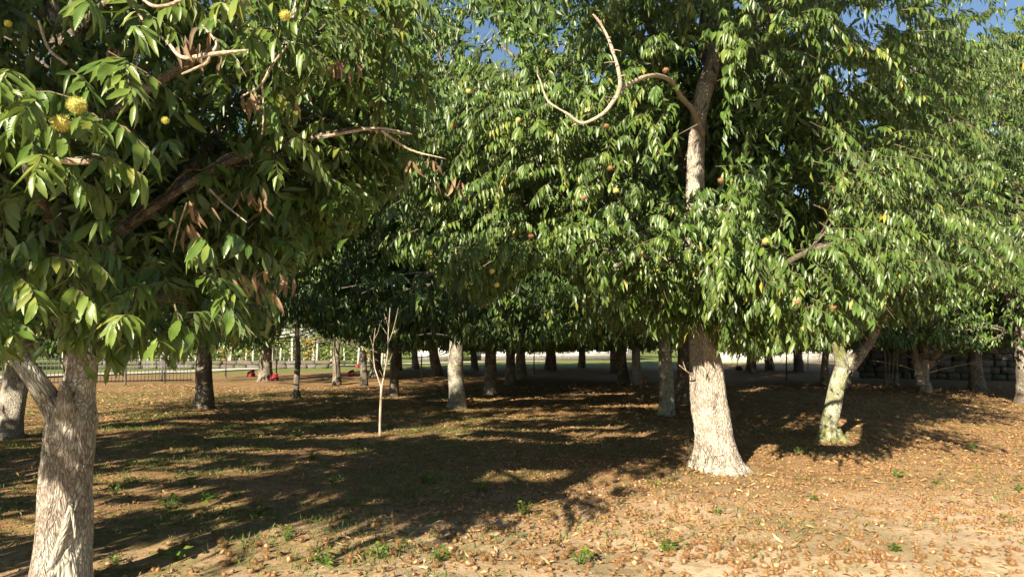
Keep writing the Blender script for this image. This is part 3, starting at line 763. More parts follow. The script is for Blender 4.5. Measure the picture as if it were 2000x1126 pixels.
# broken wood knot at the foot and short sprout
mb = MB()
for k in range(40):
    an = rngA.uniform(math.pi * .95, math.pi * 1.42); r0 = .30 + rngA.uniform(-.02, .10)
    p = bB + np.array([math.cos(an) * r0, math.sin(an) * r0, 0]); o1 = rngA.normal(0, .05, 2); o2 = rngA.normal(0, .12, 2) + np.array([math.cos(an), math.sin(an)]) * .06; h = rngA.uniform(.10, .48)
    mb.add(*tube([(*p, .004), (p[0] + o1[0], p[1] + o1[1], p[2] + h * .5, .003), (p[0] + o2[0], p[1] + o2[1], p[2] + h, .0012)], 4, 3))
mb.obj('sucker_shoot', M_TWIG, tB, -bB)['label'] = 'dense dry sucker shoots at the left foot of the trunk'
mb = MB()
mb.add(*tube([W(1352, 732, dB - .2, .012), W(1338, 722, dB - .3, .008), W(1326, 712, dB - .35, .004)], 6, 3))
mb.add(*tube([W(1340, 724, dB - .3, .007), W(1334, 706, dB - .3, .003)], 5, 2))
mb.obj('sprout', M_DEADW, tB, -bB, smooth=True)
for k, (px, py, Y, g) in enumerate(FRUIT_B):
    hang_burr(px, py, Y, tB, bB, .025, g, 160, k)

# ---- the left foreground tree ----------------------------------------------------------------------
rngL = np.random.default_rng(29)
dL = 4.62
bL = np.array([(122 - 1000) * dL / F, dL, 0.0]); bL[2] = float(gz(bL[0], bL[1]))
tL = thing('chestnut_tree', 'nearest chestnut tree at left with pale lichen on its thick trunk', 'tree', bL)
TRUNKS.append((bL[0], bL[1], 0.16))
mb = MB()
tr = [W(118, 1165, dL, 0.179), W(120, 1130, dL, 0.163), W(126, 1040, dL, 0.150), W(130, 950, dL, 0.144), W(135, 870, dL, 0.143), W(139, 815, dL, 0.137), W(147, 780, dL + .02, 0.110), W(155, 745, dL + .03, 0.090), W(161, 710, dL + .03, 0.080), W(168, 660, dL + .05, 0.072), W(172, 620, dL + .06, 0.061)]
mb.add(*tube(tr, 110, 18, 0.022, 9, (0.25, 0.10), lobes=.03, nsc=(10, 2.0)))
# a healed cut on the front: two raised lips around pale wood
def on_bark(px, py, r, sink=.45):
    R = np.interp(py, [950, 1040, 1130, 1165], [.145, .150, .172, .20]); cx = np.interp(py, [950, 1130], [130, 120]); dx = (px - cx) / F * dL
    return W(px, py, dL - math.sqrt(max(R * R - dx * dx, 0)) + r * sink, r)
for pts in ([(138, 985, .012), (130, 1025, .020), (117, 1065, .027), (100, 1105, .034), (86, 1150, .04)],
            [(139, 988, .010), (145, 1020, .010), (147, 1050, .007)]):
    mb.add(*tube([on_bark(*q) for q in pts], 16, 7, .006, 4))
mb.obj('trunk', M_BARK1, tL, -bL, smooth=True)
mb = MB()
mb.add(*tube([W(128, 822, dL - .10, .060), W(127, 792, dL - .14, .048), W(125, 764, dL - .15, .034), W(122, 744, dL - .15, .016)], 20, 7, .010, 6, cap=True))
o = mb.obj('broken_stub', M_BARK1, tL, -bL, smooth=True); o['label'] = 'pale pointed stub of a broken limb in the fork'
limbsL_def = [
    [W(128, 850, dL, .085), W(114, 812, dL - .02, .085), W(92, 778, dL - .05, .070), W(66, 738, dL - .1, .060), W(38, 700, dL - .1, .054), W(0, 640, dL - .2, .05), W(-90, 500, dL - .5, .045), W(-220, 330, dL - 1.0, .03)],
    [W(168, 660, dL + .05, .085), W(174, 610, dL + .06, .07), W(184, 550, dL + .1, .062), W(240, 445, dL + .3, .058), W(330, 385, dL + .5, .05), W(420, 270, dL + .7, .045), W(480, 180, dL + .8, .038), W(560, 60, dL + .9, .028), W(600, -60, dL + .9, .015)],
    [W(150, 760, dL + .05, .07), W(140, 640, dL + .2, .062), W(130, 480, dL + .3, .055), W(120, 300, dL + .3, .048), W(110, 100, dL + .2, .04), W(90, -200, dL, .025)],
    [W(240, 445, dL + .3, .034), W(420, 330, dL - .1, .024), W(560, 280, dL - .4, .018), W(640, 262, dL - .55, .014), W(710, 252, dL - .6, .013), W(800, 262, dL - .6, .006)],
    [W(130, 480, dL + .3, .045), W(60, 340, dL - .6, .035), W(90, 318, dL - 1.4, .022), W(160, 312, dL - 1.8, .012)],
    [W(180, 560, dL + .1, .04), W(330, 580, dL - .2, .028), W(440, 590, dL - .3, .016), W(520, 600, dL - .35, .006)],
    [W(120, 300, dL + .3, .04), W(250, 200, dL - .4, .03), W(400, 105, dL - .8, .02), W(450, 100, dL - .9, .01)],
    [W(140, 640, dL + .2, .04), W(40, 560, dL - .8, .028), W(-20, 530, dL - 1.2, .015)],
    [W(110, 100, dL + .2, .04), W(300, -60, dL - .5, .03), W(500, -100, dL - .7, .02), W(640, -60, dL - .8, .01)],
    [W(-90, 500, dL - .5, .045), W(-500, 300, dL - 1.6, .035), W(-1200, 100, 2.2, .02), (-4.6, .4, 4.8, .012)],
    [W(110, 100, dL + .2, .05), (-2.4, 4.7, 5.6, .045), (-1.4, 4.6, 6.8, .035), (0, 4.6, 7.5, .02), (1.6, 4.6, 7.8, .01)],
]
limbsL = [catmull(np.array(q), 5) for q in limbsL_def]
ccL = np.array([bL[0] - .1, bL[1] - .2, 3.6])
def clumps_px(lst, rng, jit=.12):
    return np.array([at(px, py, Y) + rng.normal(0, jit, 3) for px, py, Y in lst])
front = [(30, 130, 2.9), (210, 150, 2.8), (120, 215, 2.6), (170, 270, 2.7), (60, 290, 3.0), (-60, 180, 2.6), (250, 60, 3.2), (560, 20, 3.3), (520, 60, 3.3), (620, 60, 3.5), (650, 120, 3.7), (690, 60, 3.7), (760, 40, 3.9), (780, 130, 4.2), (700, 180, 4.2), (820, 170, 4.5), (450, 30, 3.4), (380, 20, 3.6),
         (60, 520, 3.3), (120, 530, 3.4), (-20, 540, 3.0), (30, 590, 3.2), (30, 660, 3.3), (100, 680, 3.6), (170, 640, 3.6), (200, 690, 3.7), (-60, 640, 3.0), (240, 600, 3.9), (330, 660, 3.3), (410, 520, 3.3), (440, 530, 3.4), (380, 570, 4.3), (300, 570, 4.3), (480, 600, 4.3), (420, 640, 4.5), (500, 620, 4.6), (350, 640, 4.2), (260, 660, 4.0), (150, 560, 4.0), (530, 470, 4.6), (620, 400, 4.8), (560, 380, 4.9), (700, 330, 5.0), (640, 300, 5.0), (760, 290, 5.0), (740, 250, 5.0)]
VOL = np.vstack([
    clump_points(ccL + [.5, .5, -.2], (2.3, 1.6, 1.7), 105, rngL, .2, 1.9, .5),
    clump_points(ccL + [-.3, -.1, 1.6], (2.9, 2.6, 1.7), 70, rngL, .3, 3.4, .5),
    clump_points([-4.7, 2.6, 3.3], (1.5, 1.9, 1.3), 36, rngL, .2, 2.0, .5),
])
px_, py_, d_ = proj(VOL)
VOL = VOL[(d_ > 4.2) | (px_ < -60) | (py_ < -60) | (d_ < .1)]
CF_ = np.vstack([clumps_px(front, rngL, .06), clumps_px([(a, b, c + .15) for a, b, c in front if a > 430 and b < 250], rngL, .2)])
CL = VOL
lowL = env([(-400, 800), (0, 725), (60, 720), (110, 705), (140, 700), (165, 735), (235, 770), (250, 715), (300, 700), (330, 725), (352, 730), (370, 690), (430, 680), (540, 655), (550, 560), (640, 500), (720, 440), (820, 330), (870, 240), (880, 170), (900, 100), (900, -100)])
def okL(P, slack=0):
    px, py, d = proj(P)
    infr = (px > -60) & (px < 2060) & (py > -60) & (py < 1200) & (d > 0)
    k = ~infr | ((py < lowL(px) + slack) & (d > 2.25) & (px < 770 + 120 * np.abs(np.sin(P[:, 0] * 91 + P[:, 2] * 57))))
    k &= ~((d < 1.2) & (px > -300))
    t87 = (8.7 - P[:, 1]) / SY
    x87, z87 = P[:, 0] + SX * t87, P[:, 2] - TANE * t87
    k &= ~((x87 > -1.15) & (z87 > 1.9) & ~((x87 > .9) & (z87 > 4.0)))         # lets the sun reach the next tree
    cc_ = P[:, 0] - P[:, 1] * SX / SY
    k &= ~((cc_ > -3.62) & (P[:, 2] - TANE * t87 < 4.0) & ~infr)
    return k & (P[:, 2] > 1.25)
CL = CL[okL(CL, 20)]
limb_mb = [MB().add(*tube(q, 14, 6, .008, 5 + i, lobes=.03)) for i, q in enumerate(limbsL_def)]
for c in CL:
    dist, k, i_ = nearest_on(limbsL, c)
    p0 = limbsL[k][max(0, i_ - 4), :3]
    if np.linalg.norm(c - p0) < 1.5 and rngL.random() < .7: limb_mb[k].add(*tube(limb_pts(p0, c, .012, .004, .06, rngL, 5, .2), 6, 3))
for i, m_ in enumerate(limb_mb): m_.obj('limb', M_BARK1 if i < 2 else M_LIMB, tL, -bL, smooth=True)
CF_ = CF_[okL(CF_, 10)]
O, H, S = clump_sprays(CL, ccL, 9, .40, rngL, (.26, .44))
O1, H1, S1 = clump_sprays(CF_, ccL, 7, .20, rngL, (.18, .32))
O, H, S = np.vstack([O, O1]), np.vstack([H, H1]), np.concatenate([S, S1])
CL = np.vstack([CL, CF_])
CH = np.vstack([clump_points([-4.95, .0, 5.15], (1.1, 1.9, 1.0), 84, rngL, .1),        # unseen leaves on the back-reaching limb, added to shade this crown
                clump_points([.9, 4.7, 7.6], (3.0, 1.9, 1.3), 66, rngL, .15)])         # unseen leaves above the picture, added to shade the trees behind
O2, H2, S2 = clump_sprays(CH, ccL, 30, .5, rngL, (.3, .5))
O, H, S = np.vstack([O, O2]), np.vstack([H, H2]), np.concatenate([S, S2])
lvL = make_sprays(O, H, S, rngL, 14, .136, .72, twigs=True, tint0=.47)
i0_ = (len(O) - len(O1) - len(O2)) * 14; lvL.tint[i0_:i0_ + len(O1) * 14] = np.clip(lvL.tint[i0_:i0_ + len(O1) * 14] + .16, 0, .94)      # younger shoots at the branch ends, also tinted paler as if sunlit
kb = okL(lvL.tips()) & okL(lvL.P) & sunlit(lvL.P, rngL) & clear_of(lvL, SEE_L)
tk = kb.reshape(-1, 14).mean(1) > .6
lvL.twig = tuple(q[tk] for q in lvL.twig)
lvL = lvL.keep(kb)
inL = inner_leaves(ccL + [.35, .9, -.1], (2.3, 1.4, 1.9), 13000, .17, rngL, 1.95)
inL = inL.keep(okL(inL.tips()) & okL(inL.P) & sunlit(inL.P, rngL) & clear_of(inL, SEE_L) & (proj(inL.P)[2] > 4.2))
lvL = join(lvL, inL)
top = visible_rank(lvL, 300)
single_leaves(lvL.keep(top), bL, tL, rngL)
rest = np.ones(len(lvL.P), bool); rest[top] = False
lvr = lvL.keep(rest); foliage_obj('crown', lvr, MID, bL, tL, rngL, M_LEAF, detail=near_side(lvr, 4.0), coarse=TINY)
# bare pale twigs in front
for pts in ([(255, 0, 3.3, .005), (290, 55, 3.2, .006), (325, 80, 3.1, .007), (355, 112, 3.0, .009), (400, 108, 3.0, .010), (440, 103, 3.0, .009), (482, 98, 3.0, .004)],
            [(418, 100, 3.0, .008), (422, 82, 3.0, .006), (395, 50, 3.1, .004)], [(355, 145, 3.0, .004), (400, 125, 3.0, .007), (410, 112, 3.0, .007)],
            [(280, 0, 2.9, .006), (300, 12, 2.9, .008), (330, 10, 2.9, .008), (360, -4, 2.9, .007)],
            [(560, 90, 3.4, .005), (530, 130, 3.4, .006), (510, 165, 3.4, .006), (470, 190, 3.4, .004)], [(512, 165, 3.4, .004), (515, 220, 3.4, .004), (512, 262, 3.4, .003)],
            [(75, 40, 3.1, .005), (95, 95, 3.1, .006), (130, 125, 3.1, .006)], [(410, 370, 4.0, .008), (440, 400, 3.9, .006), (482, 434, 3.8, .003)],
            [(365, 395, 3.6, .004), (350, 440, 3.6, .004), (338, 492, 3.6, .002)], [(620, 270, 4.0, .010), (680, 258, 4.0, .009), (740, 250, 4.0, .007), (805, 262, 4.0, .004)],
            [(745, 255, 4.0, .008), (800, 292, 4.0, .006), (870, 310, 4.0, .003)], [(110, 312, 2.8, .012), (150, 316, 2.8, .014), (205, 314, 2.8, .006)]):
    mb = MB().add(*tube([W(px, py, Y, r) for px, py, Y, r in pts], 7, 4, .001, 2)); mb.obj('bare_twig', M_DEADW, tL, -bL, smooth=True)
for k, (px, py, Y, g, r) in enumerate(FRUIT_L):
    hang_burr(px, py, Y, tL, bL, r, g, 520, 40 + k)
P_, D_, N_, L_ = [], [], [], []
for (px, py, Y, n, sp) in DRY_L:
    for _ in range(n):
        P_.append(at(px, py, Y) + rngL.normal(0, sp, 3) * [1, .6, .4]); D_.append([rngL.normal(0, .35), rngL.normal(0, .3), -1]); N_.append([rngL.normal(0, .6), -1, .3]); L_.append(rngL.uniform(.07, .135))
lvd = Leaves(np.array(P_), frames(np.array(D_), np.array(N_)), np.array(L_), np.full(len(L_), .5))
single_leaves(lvd, bL, tL, rngL, 'dead_leaf', DEAD_ME)

# ---- the leaning mossy tree on the right ------------------------------------------------------------
rngR = np.random.default_rng(47)
dR = 12.3
bR = np.array([(1620 - 1000) * dR / F, dR, 0.0]); bR[2] = float(gz(bR[0], bR[1]))
tR = thing('chestnut_tree', 'leaning pale chestnut tree with moss at its foot, forking low, right of the stoutest trunk', 'tree', bR)
TRUNKS.append((bR[0], bR[1], 0.14))
mb = MB()
mb.add(*tube([W(1617, 862, dR, 0.163), W(1619, 840, dR, 0.141), W(1626, 800, dR, 0.130), W(1636, 750, dR, 0.122), W(1647, 715, dR, 0.122), W(1655, 695, dR, 0.104)], 64, 14, .02, 7, (.15, .15), lobes=.03, nsc=(9, 2)))
roots(mb, bR, .14, 6, rngR, .2)
mb.obj('trunk', M_BARK3, tR, -bR, smooth=True)
limbsR_def = [
    [W(1648, 725, dR, .12), W(1640, 690, dR - .1, .10), W(1625, 640, dR - .2, .085), W(1600, 540, dR - .4, .07), W(1590, 400, dR - .5, .05), W(1570, 200, dR - .4, .03)],
    [W(1652, 722, dR, .13), W(1680, 690, dR + .1, .11), W(1705, 650, dR + .2, .095), W(1735, 560, dR + .3, .08), W(1750, 420, dR + .4, .06), W(1745, 310, dR + .5, .05), W(1775, 230, dR + .6, .04), W(1800, 80, dR + .7, .03)],
    [W(1735, 560, dR + .3, .07), W(1780, 400, dR + .8, .06), W(1800, 330, dR + 1, .055), W(1850, 270, dR + 1.2, .04), W(1940, 180, dR + 1.4, .02)],
    [W(1700, 660, dR + .2, .06), W(1780, 540, dR - .8, .045), W(1840, 450, dR - 1.4, .025), W(1880, 430, dR - 1.6, .012)],
    [W(1625, 640, dR - .2, .05), W(1680, 520, dR - 1.0, .04), W(1710, 440, dR - 1.6, .025), W(1740, 380, dR - 1.8, .012)],
    [W(1600, 540, dR - .4, .04), W(1650, 300, dR + .4, .03), W(1660, 120, dR + .8, .02)],
]
limbsR = [catmull(np.array(q), 5) for q in limbsR_def]
ccR = np.array([bR[0] + .8, bR[1] + .4, 4.4])
CR = np.vstack([
    clump_points(ccR + [0, 0, .1], (3.0, 2.4, 2.9), 105, rngR, .5, 1.9, .5),
    clump_points([6.3, 10.6, 3.1], (1.7, .9, 1.1), 36, rngR, .2, 1.9, .4),
    clump_points(ccR + [.6, .8, 2.9], (3.4, 2.3, 2.0), 52, rngR, .3),
])
lowR = env([(1400, 690), (1560, 660), (1600, 690), (1690, 690), (1720, 640), (1800, 640), (1900, 590), (2000, 560), (2200, 560)])
def okR(P):
    px, py, d = proj(P)
    k = (py < lowR(px)) & (d > 9.2)
    k &= ~((px > 1640) & (px < 1770) & (py > 20) & (py < 75)) & ~((px > 1615) & (px < 1690) & (py > 140) & (py < 175))
    return k & ~((px > 1270) & (px < 1480) & (d < dB + 1.5))
limb_mb = [MB().add(*tube(q, 12, 5, .008, 5 + i, lobes=.03)) for i, q in enumerate(limbsR_def)]
px_, py_, d_ = proj(CR); CR = CR[(py_ < lowR(px_) + 10) & (d_ > 9)]
for c in CR:
    dist, k, i_ = nearest_on(limbsR, c)
    p0 = limbsR[k][max(0, i_ - 4), :3]
    if np.linalg.norm(c - p0) < 1.6 and rngR.random() < .25: limb_mb[k].add(*tube(limb_pts(p0, c, .014, .005, .08, rngR, 5), 5, 2))
for m_ in limb_mb: m_.obj('limb', M_BARK if m_ is not limb_mb[0] else M_BARK3, tR, -bR, smooth=True)
O, H, S = clump_sprays(CR, ccR, 12, .55, rngR, (.34, .6))
lvR = make_sprays(O, H, S, rngR, 16, .152, 1.1, twigs=True, tint0=.45)
px_, py_, d_ = proj(lvR.mid())
kb = airy(px_, py_, rngR) & okR(lvR.tips()) & okR(lvR.P) & sunlit(lvR.P, rngR)
lvR.twig = tuple(q[kb.reshape(-1, 16).mean(1) > .6] for q in lvR.twig)
lvR = lvR.keep(kb)
inR = inner_leaves(ccR + [0, .3, .2], (2.7, 2.0, 2.9), 11000, .2, rngR, 2.0); px_, py_, d_ = proj(inR.mid()); inR = inR.keep(airy(px_, py_, rngR) & okR(inR.tips()) & okR(inR.P) & sunlit(inR.P, rngR))
lvR = join(lvR, inR)
top = visible_rank(lvR, 300)
single_leaves(lvR.keep(top), bR, tR, rngR)
rest = np.ones(len(lvR.P), bool); rest[top] = False
lvr = lvR.keep(rest); foliage_obj('crown', lvr, LOW, bR, tR, rngR, M_LEAF, detail=near_side(lvr, dR + 1.0), coarse=TINY)
for k, (px, py, Y, g) in enumerate([(1655, 76, 10.2, False), (1645, 118, 10.2, False), (1615, 172, 10.2, True), (1738, 349, 9.3, True), (1768, 352, 9.4, False), (1736, 392, 9.3, True), (1663, 417, 9.3, False), (1674, 400, 9.3, False), (1609, 436, 9.4, True), (1752, 436, 9.4, False), (1728, 624, 9.6, False)]):
    hang_burr(px, py, Y, tR, bR, .03, g, 120, 70 + k)

# ---- trees deeper in the orchard ---------------------------------------------------------------------
G = None
BT = background_tree
low_gap = lambda lo: (lambda px, py, dd: py < lo(px))
bt = env([(0, 690), (60, 700), (240, 690), (380, 700), (520, 690), (560, 640), (600, 640), (640, 668), (720, 690), (850, 690), (1000, 695), (1150, 690), (1290, 690), (1330, 685), (1440, 695), (1700, 690), (1720, 690), (1850, 695), (2000, 690)])
kp = lambda px, py, dd: py < bt(px) - 13 * (1 + np.sin(px * .047 + dd * .9) * np.sin(px * .019 + dd * 1.7))
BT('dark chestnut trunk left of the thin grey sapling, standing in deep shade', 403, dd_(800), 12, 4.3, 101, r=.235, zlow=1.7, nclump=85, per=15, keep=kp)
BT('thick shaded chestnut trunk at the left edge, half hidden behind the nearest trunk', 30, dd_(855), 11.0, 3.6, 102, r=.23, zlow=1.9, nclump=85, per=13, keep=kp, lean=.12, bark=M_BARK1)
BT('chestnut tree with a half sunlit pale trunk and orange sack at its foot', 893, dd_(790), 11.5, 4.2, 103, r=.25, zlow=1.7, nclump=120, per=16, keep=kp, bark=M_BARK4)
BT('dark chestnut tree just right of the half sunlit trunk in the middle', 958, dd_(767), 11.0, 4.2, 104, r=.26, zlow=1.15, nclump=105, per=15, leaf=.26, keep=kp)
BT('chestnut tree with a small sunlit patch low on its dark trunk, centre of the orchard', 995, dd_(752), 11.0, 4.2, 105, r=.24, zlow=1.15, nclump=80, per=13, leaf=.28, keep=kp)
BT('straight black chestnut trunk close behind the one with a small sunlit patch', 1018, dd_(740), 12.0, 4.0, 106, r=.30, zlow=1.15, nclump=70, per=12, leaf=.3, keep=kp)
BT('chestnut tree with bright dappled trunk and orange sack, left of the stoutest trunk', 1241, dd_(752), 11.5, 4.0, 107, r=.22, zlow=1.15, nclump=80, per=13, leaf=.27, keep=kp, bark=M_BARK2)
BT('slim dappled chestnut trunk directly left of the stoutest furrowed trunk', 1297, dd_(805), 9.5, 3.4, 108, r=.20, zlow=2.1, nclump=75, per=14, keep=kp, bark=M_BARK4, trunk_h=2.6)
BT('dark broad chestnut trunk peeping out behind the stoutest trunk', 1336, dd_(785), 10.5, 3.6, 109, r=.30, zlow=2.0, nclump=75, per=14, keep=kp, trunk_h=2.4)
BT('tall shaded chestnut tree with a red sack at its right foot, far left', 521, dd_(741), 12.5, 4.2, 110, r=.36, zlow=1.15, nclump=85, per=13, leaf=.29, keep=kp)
BT('far chestnut tree with a low wide fork seen behind the pale sapling', 736, 36.0, 10.0, 4.2, 111, r=.36, zlow=1.15, nclump=70, per=12, leaf=.34, canon=TINY, keep=kp, trunk_h=1.6)
BT('small far chestnut tree forking beside the bright field, left one of two', 779, 44.0, 9.0, 4.0, 112, r=.26, zlow=1.15, nclump=55, per=11, leaf=.38, canon=TINY, keep=kp, trunk_h=1.5)
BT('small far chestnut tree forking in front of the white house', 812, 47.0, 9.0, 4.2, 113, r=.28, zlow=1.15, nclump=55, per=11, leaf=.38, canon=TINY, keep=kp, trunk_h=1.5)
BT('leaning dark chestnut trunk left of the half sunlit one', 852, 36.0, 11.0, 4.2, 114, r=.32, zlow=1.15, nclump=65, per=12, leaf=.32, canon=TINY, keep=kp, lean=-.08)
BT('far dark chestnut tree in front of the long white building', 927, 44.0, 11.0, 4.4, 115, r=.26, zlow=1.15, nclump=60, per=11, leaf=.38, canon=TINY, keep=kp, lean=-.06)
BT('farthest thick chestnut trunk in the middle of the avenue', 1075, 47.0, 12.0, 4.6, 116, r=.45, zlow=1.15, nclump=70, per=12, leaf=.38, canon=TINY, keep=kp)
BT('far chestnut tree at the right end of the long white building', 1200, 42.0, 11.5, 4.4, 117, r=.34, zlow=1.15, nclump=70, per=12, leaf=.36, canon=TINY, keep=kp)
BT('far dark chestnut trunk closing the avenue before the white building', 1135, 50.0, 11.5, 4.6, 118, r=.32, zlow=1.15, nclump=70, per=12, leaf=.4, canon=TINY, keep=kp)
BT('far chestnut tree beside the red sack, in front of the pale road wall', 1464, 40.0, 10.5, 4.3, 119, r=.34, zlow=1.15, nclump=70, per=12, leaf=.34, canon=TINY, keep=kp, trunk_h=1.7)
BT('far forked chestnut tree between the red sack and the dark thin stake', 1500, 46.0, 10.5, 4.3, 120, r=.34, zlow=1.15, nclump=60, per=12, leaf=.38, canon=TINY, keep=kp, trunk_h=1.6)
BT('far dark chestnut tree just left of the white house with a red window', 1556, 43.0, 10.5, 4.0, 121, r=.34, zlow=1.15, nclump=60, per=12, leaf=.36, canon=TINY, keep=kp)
BT('chestnut tree just outside the picture at the left, added to shade the orchard floor', 0, 3.2, 11.5, 4.2, 226, r=.20, zlow=1.9, nclump=150, per=14, leaf=.24, keep=lambda px, py, dd: ~((px > -40) & (px < 2040) & (py > -40) & (dd > 0) & (dd < 7)), x=-8.8)  # unseen tree, put in for the shade it casts on the ground
BT('tall airy chestnut tree behind the right edge, above the stone wall', 1900, 26, 15.5, 4.8, 127, r=.3, zlow=3, nclump=100, per=13, leaf=.3, keep=kp)
BT('tall chestnut tree deep behind the leaning mossy tree, its top against the sky', 1640, 27, 13.5, 4.6, 128, r=.3, zlow=2, nclump=90, per=13, leaf=.3, keep=kp)
BT('dark chestnut tree deep in the shade between the avenue and the slim dappled trunk', 1215, 29, 12, 4.3, 129, r=.26, zlow=1.15, nclump=85, per=13, leaf=.3, keep=kp)
BT('dark chestnut tree in the deep shade left of the half sunlit trunk', 660, 30, 11.5, 4.5, 130, r=.2, zlow=1.15, nclump=90, per=13, leaf=.3, keep=kp)
BT('tall sunlit chestnut tree whose bright airy top rises left of the middle', 770, 23, 15.5, 4.3, 131, r=.17, zlow=4.5, nclump=120, per=14, leaf=.25, tint0=.66, keep=lambda px, py, dd: (py < 420), trunk_h=3.5)  # paler leaf tint puts sunlight into the colour of this crown
BT('slender pale chestnut trunk leaning beside the white house with a red window', 1605, 30.0, 10.0, 3.8, 122, r=.19, zlow=1.15, nclump=65, per=13, leaf=.29, keep=kp, bark=M_BARK4, lean=.12)
BT('chestnut tree with trunk split in a bright narrow V before the stone wall', 1800, 25.0, 9.5, 4.0, 123, r=.20, zlow=1.15, nclump=80, per=13, leaf=.26, keep=kp, trunk_h=.7, bark=M_BARK2)
BT('dark chestnut tree at the right edge in front of the stone wall', 1995, 19.5, 11.0, 3.9, 124, r=.28, zlow=1.15, nclump=95, per=14, leaf=.24, keep=kp)
BT('bushy shaded chestnut tree with several thin stems left of the stone wall', 1742, 29.0, 10.5, 4.2, 125, r=.16, zlow=1.15, nclump=85, per=13, leaf=.28, keep=kp)

# bright V trunk of that split tree: two stems
mb = MB()
mb.add(*tube([W(1798, 752, 24.9, .14), W(1794, 725, 24.9, .13), W(1788, 700, 24.9, .12), W(1783, 668, 24.9, .10), W(1776, 640, 24.9, .08)], 16, 6, .015, 3))
mb.add(*tube([W(1803, 752, 24.9, .19), W(1804, 715, 24.9, .17), W(1804, 690, 24.9, .15), W(1806, 665, 24.9, .13), W(1815, 630, 24.9, .1)], 16, 6, .015, 4))
v_tree = [o for o in bpy.data.objects if o.get('label', '').startswith('chestnut tree with trunk split')][0]
mb.obj('forked_stem', M_BARK2, v_tree, [-c for c in v_tree.location], smooth=True)
s_tree = [o for o in bpy.data.objects if o.get('label', '').startswith('bushy shaded chestnut')][0]
mb = MB()
for px0, px1 in ((1736, 1738), (1742, 1748), (1748, 1757), (1731, 1727)):
    mb.add(*tube([W(px0, 752, 28.8, .05), W((px0 + px1) / 2, 700, 28.8, .04), W(px1, 630, 28.8, .03)], 7, 4))
mb.obj('stem', M_BARK4, s_tree, [-c for c in s_tree.location], smooth=True)

# ---- saplings and stakes -------------------------------------------------------------------------------
def stem_thing(name, label, cat, paths, m, group=None, seg=12, rough=.003):
    b0 = np.array(paths[0][0][:3]); b0[2] = float(gz(b0[0], b0[1]))
    o = thing(name, label, cat, b0, group)
    for i, p in enumerate(paths):
        MB().add(*tube(p, seg, 5, rough, i)).obj('stem' if i == 0 else 'branch', m, o, -b0, smooth=True)
    return o, b0
ys_ = 12.3
M_SAP = bark_mat('sapling_bark', (0.30, 0.23, 0.16), (0.55, 0.46, 0.35), (0.66, 0.62, 0.5), .4, scale=2.5, crack=.3)
stem_thing('sapling', 'slender pale leafless sapling forking in a narrow Y, alone in the mid ground', 'sapling',
           [[W(742, 856, ys_, 0.0211), W(742, 830, ys_, 0.0195), W(743, 800, ys_, 0.0211), W(745, 760, ys_, 0.0211), W(746, 752, ys_, 0.0203)],
            [W(746, 756, ys_, 0.0172), W(749, 738, ys_, 0.0140), W(753, 715, ys_, 0.0125), W(757, 690, ys_, 0.0101), W(758, 665, ys_, 0.0094), W(759, 640, ys_, 0.0070), W(762, 600, ys_, 0.0047)],
            [W(745, 758, ys_, 0.0156), W(740, 742, ys_, 0.0117), W(734, 725, ys_, 0.0101), W(731, 712, ys_, 0.0094), W(729, 680, ys_, 0.0062), W(733, 640, ys_, 0.0039)],
            *[[W(px0, py0, ys_, .004), W((px0 + px1) / 2 + 1, (py0 + py1) / 2 + 2, ys_ - .05, .003), W(px1, py1, ys_ - .08, .0015)] for px0, py0, px1, py1 in ((753, 715, 766, 690), (731, 712, 718, 690), (729, 680, 722, 655), (759, 640, 750, 612), (732, 660, 742, 632), (766, 650, 780, 640), (749, 738, 741, 722), (758, 655, 748, 640))],
            [W(758, 672, ys_, 0.0062), W(766, 650, ys_, 0.0047), W(772, 628, ys_, 0.0039), W(778, 600, ys_, 0.0023)]], M_SAP)
stem_thing('sapling', 'straight grey thin trunk rising into the canopy right of the darkest left trunk', 'sapling',
           [[W(579, 776, 21.5, .14), W(578, 760, 21.5, .10), W(581, 720, 21.5, .085), W(582, 680, 21.5, .075), W(579, 620, 21.5, .065), W(576, 500, 21.5, .05)]], M_BARK, rough=.01)
stem_thing('tree_stump', 'tall dead stump with a broken orange top left of the pale sapling', 'stump',
           [[W(711, 753, 27, .17), W(711, 740, 27, .14), W(710, 715, 27, .13), W(709, 700, 27, .135), W(710, 689, 27, .10), W(712, 684, 27, .05)]], M_BARK, rough=.02)
M_STAKE = simple_mat('stake_wood', (0.085, 0.07, 0.055), 0.85, .3, 12)
for px, by, ty, d, lab in [(615, 712, 668, 44, 'dark thin stake at the edge of the sunny track'), (245, 752, 690, 28, 'thin dark stake by the picket railing at far left'),
                           (322, 748, 690, 29, 'thin stake standing at the end of the picket railing'), (441, 738, 672, 33, 'dark stake just right of the darkest left trunk'),
                           (540, 733, 682, 36, 'dark stake beside the red sack under the tall left tree'), (823, 738, 690, 34, 'dark stake right of the leaning far trunk'),
                           (1043, 730, 678, 38, 'dark stake near the middle of the avenue'), (1536, 742, 672, 30, 'dark stake between the stoutest trunk and the mossy leaning trunk'),
                           (1578, 720, 680, 45, 'dark thin stake in front of the white house with a red window'), (1440, 715, 680, 46, 'thin stake right behind the red sack beside the pale wall')]:
    d = dd_(by)
    stem_thing('stake', lab, 'stake', [[W(px, by + 3, d, .035), W(px, (by + ty) / 2, d, .034), W(px + 1, ty, d, .028)]], M_STAKE, 'stakes among the orchard trees', 8, .002)

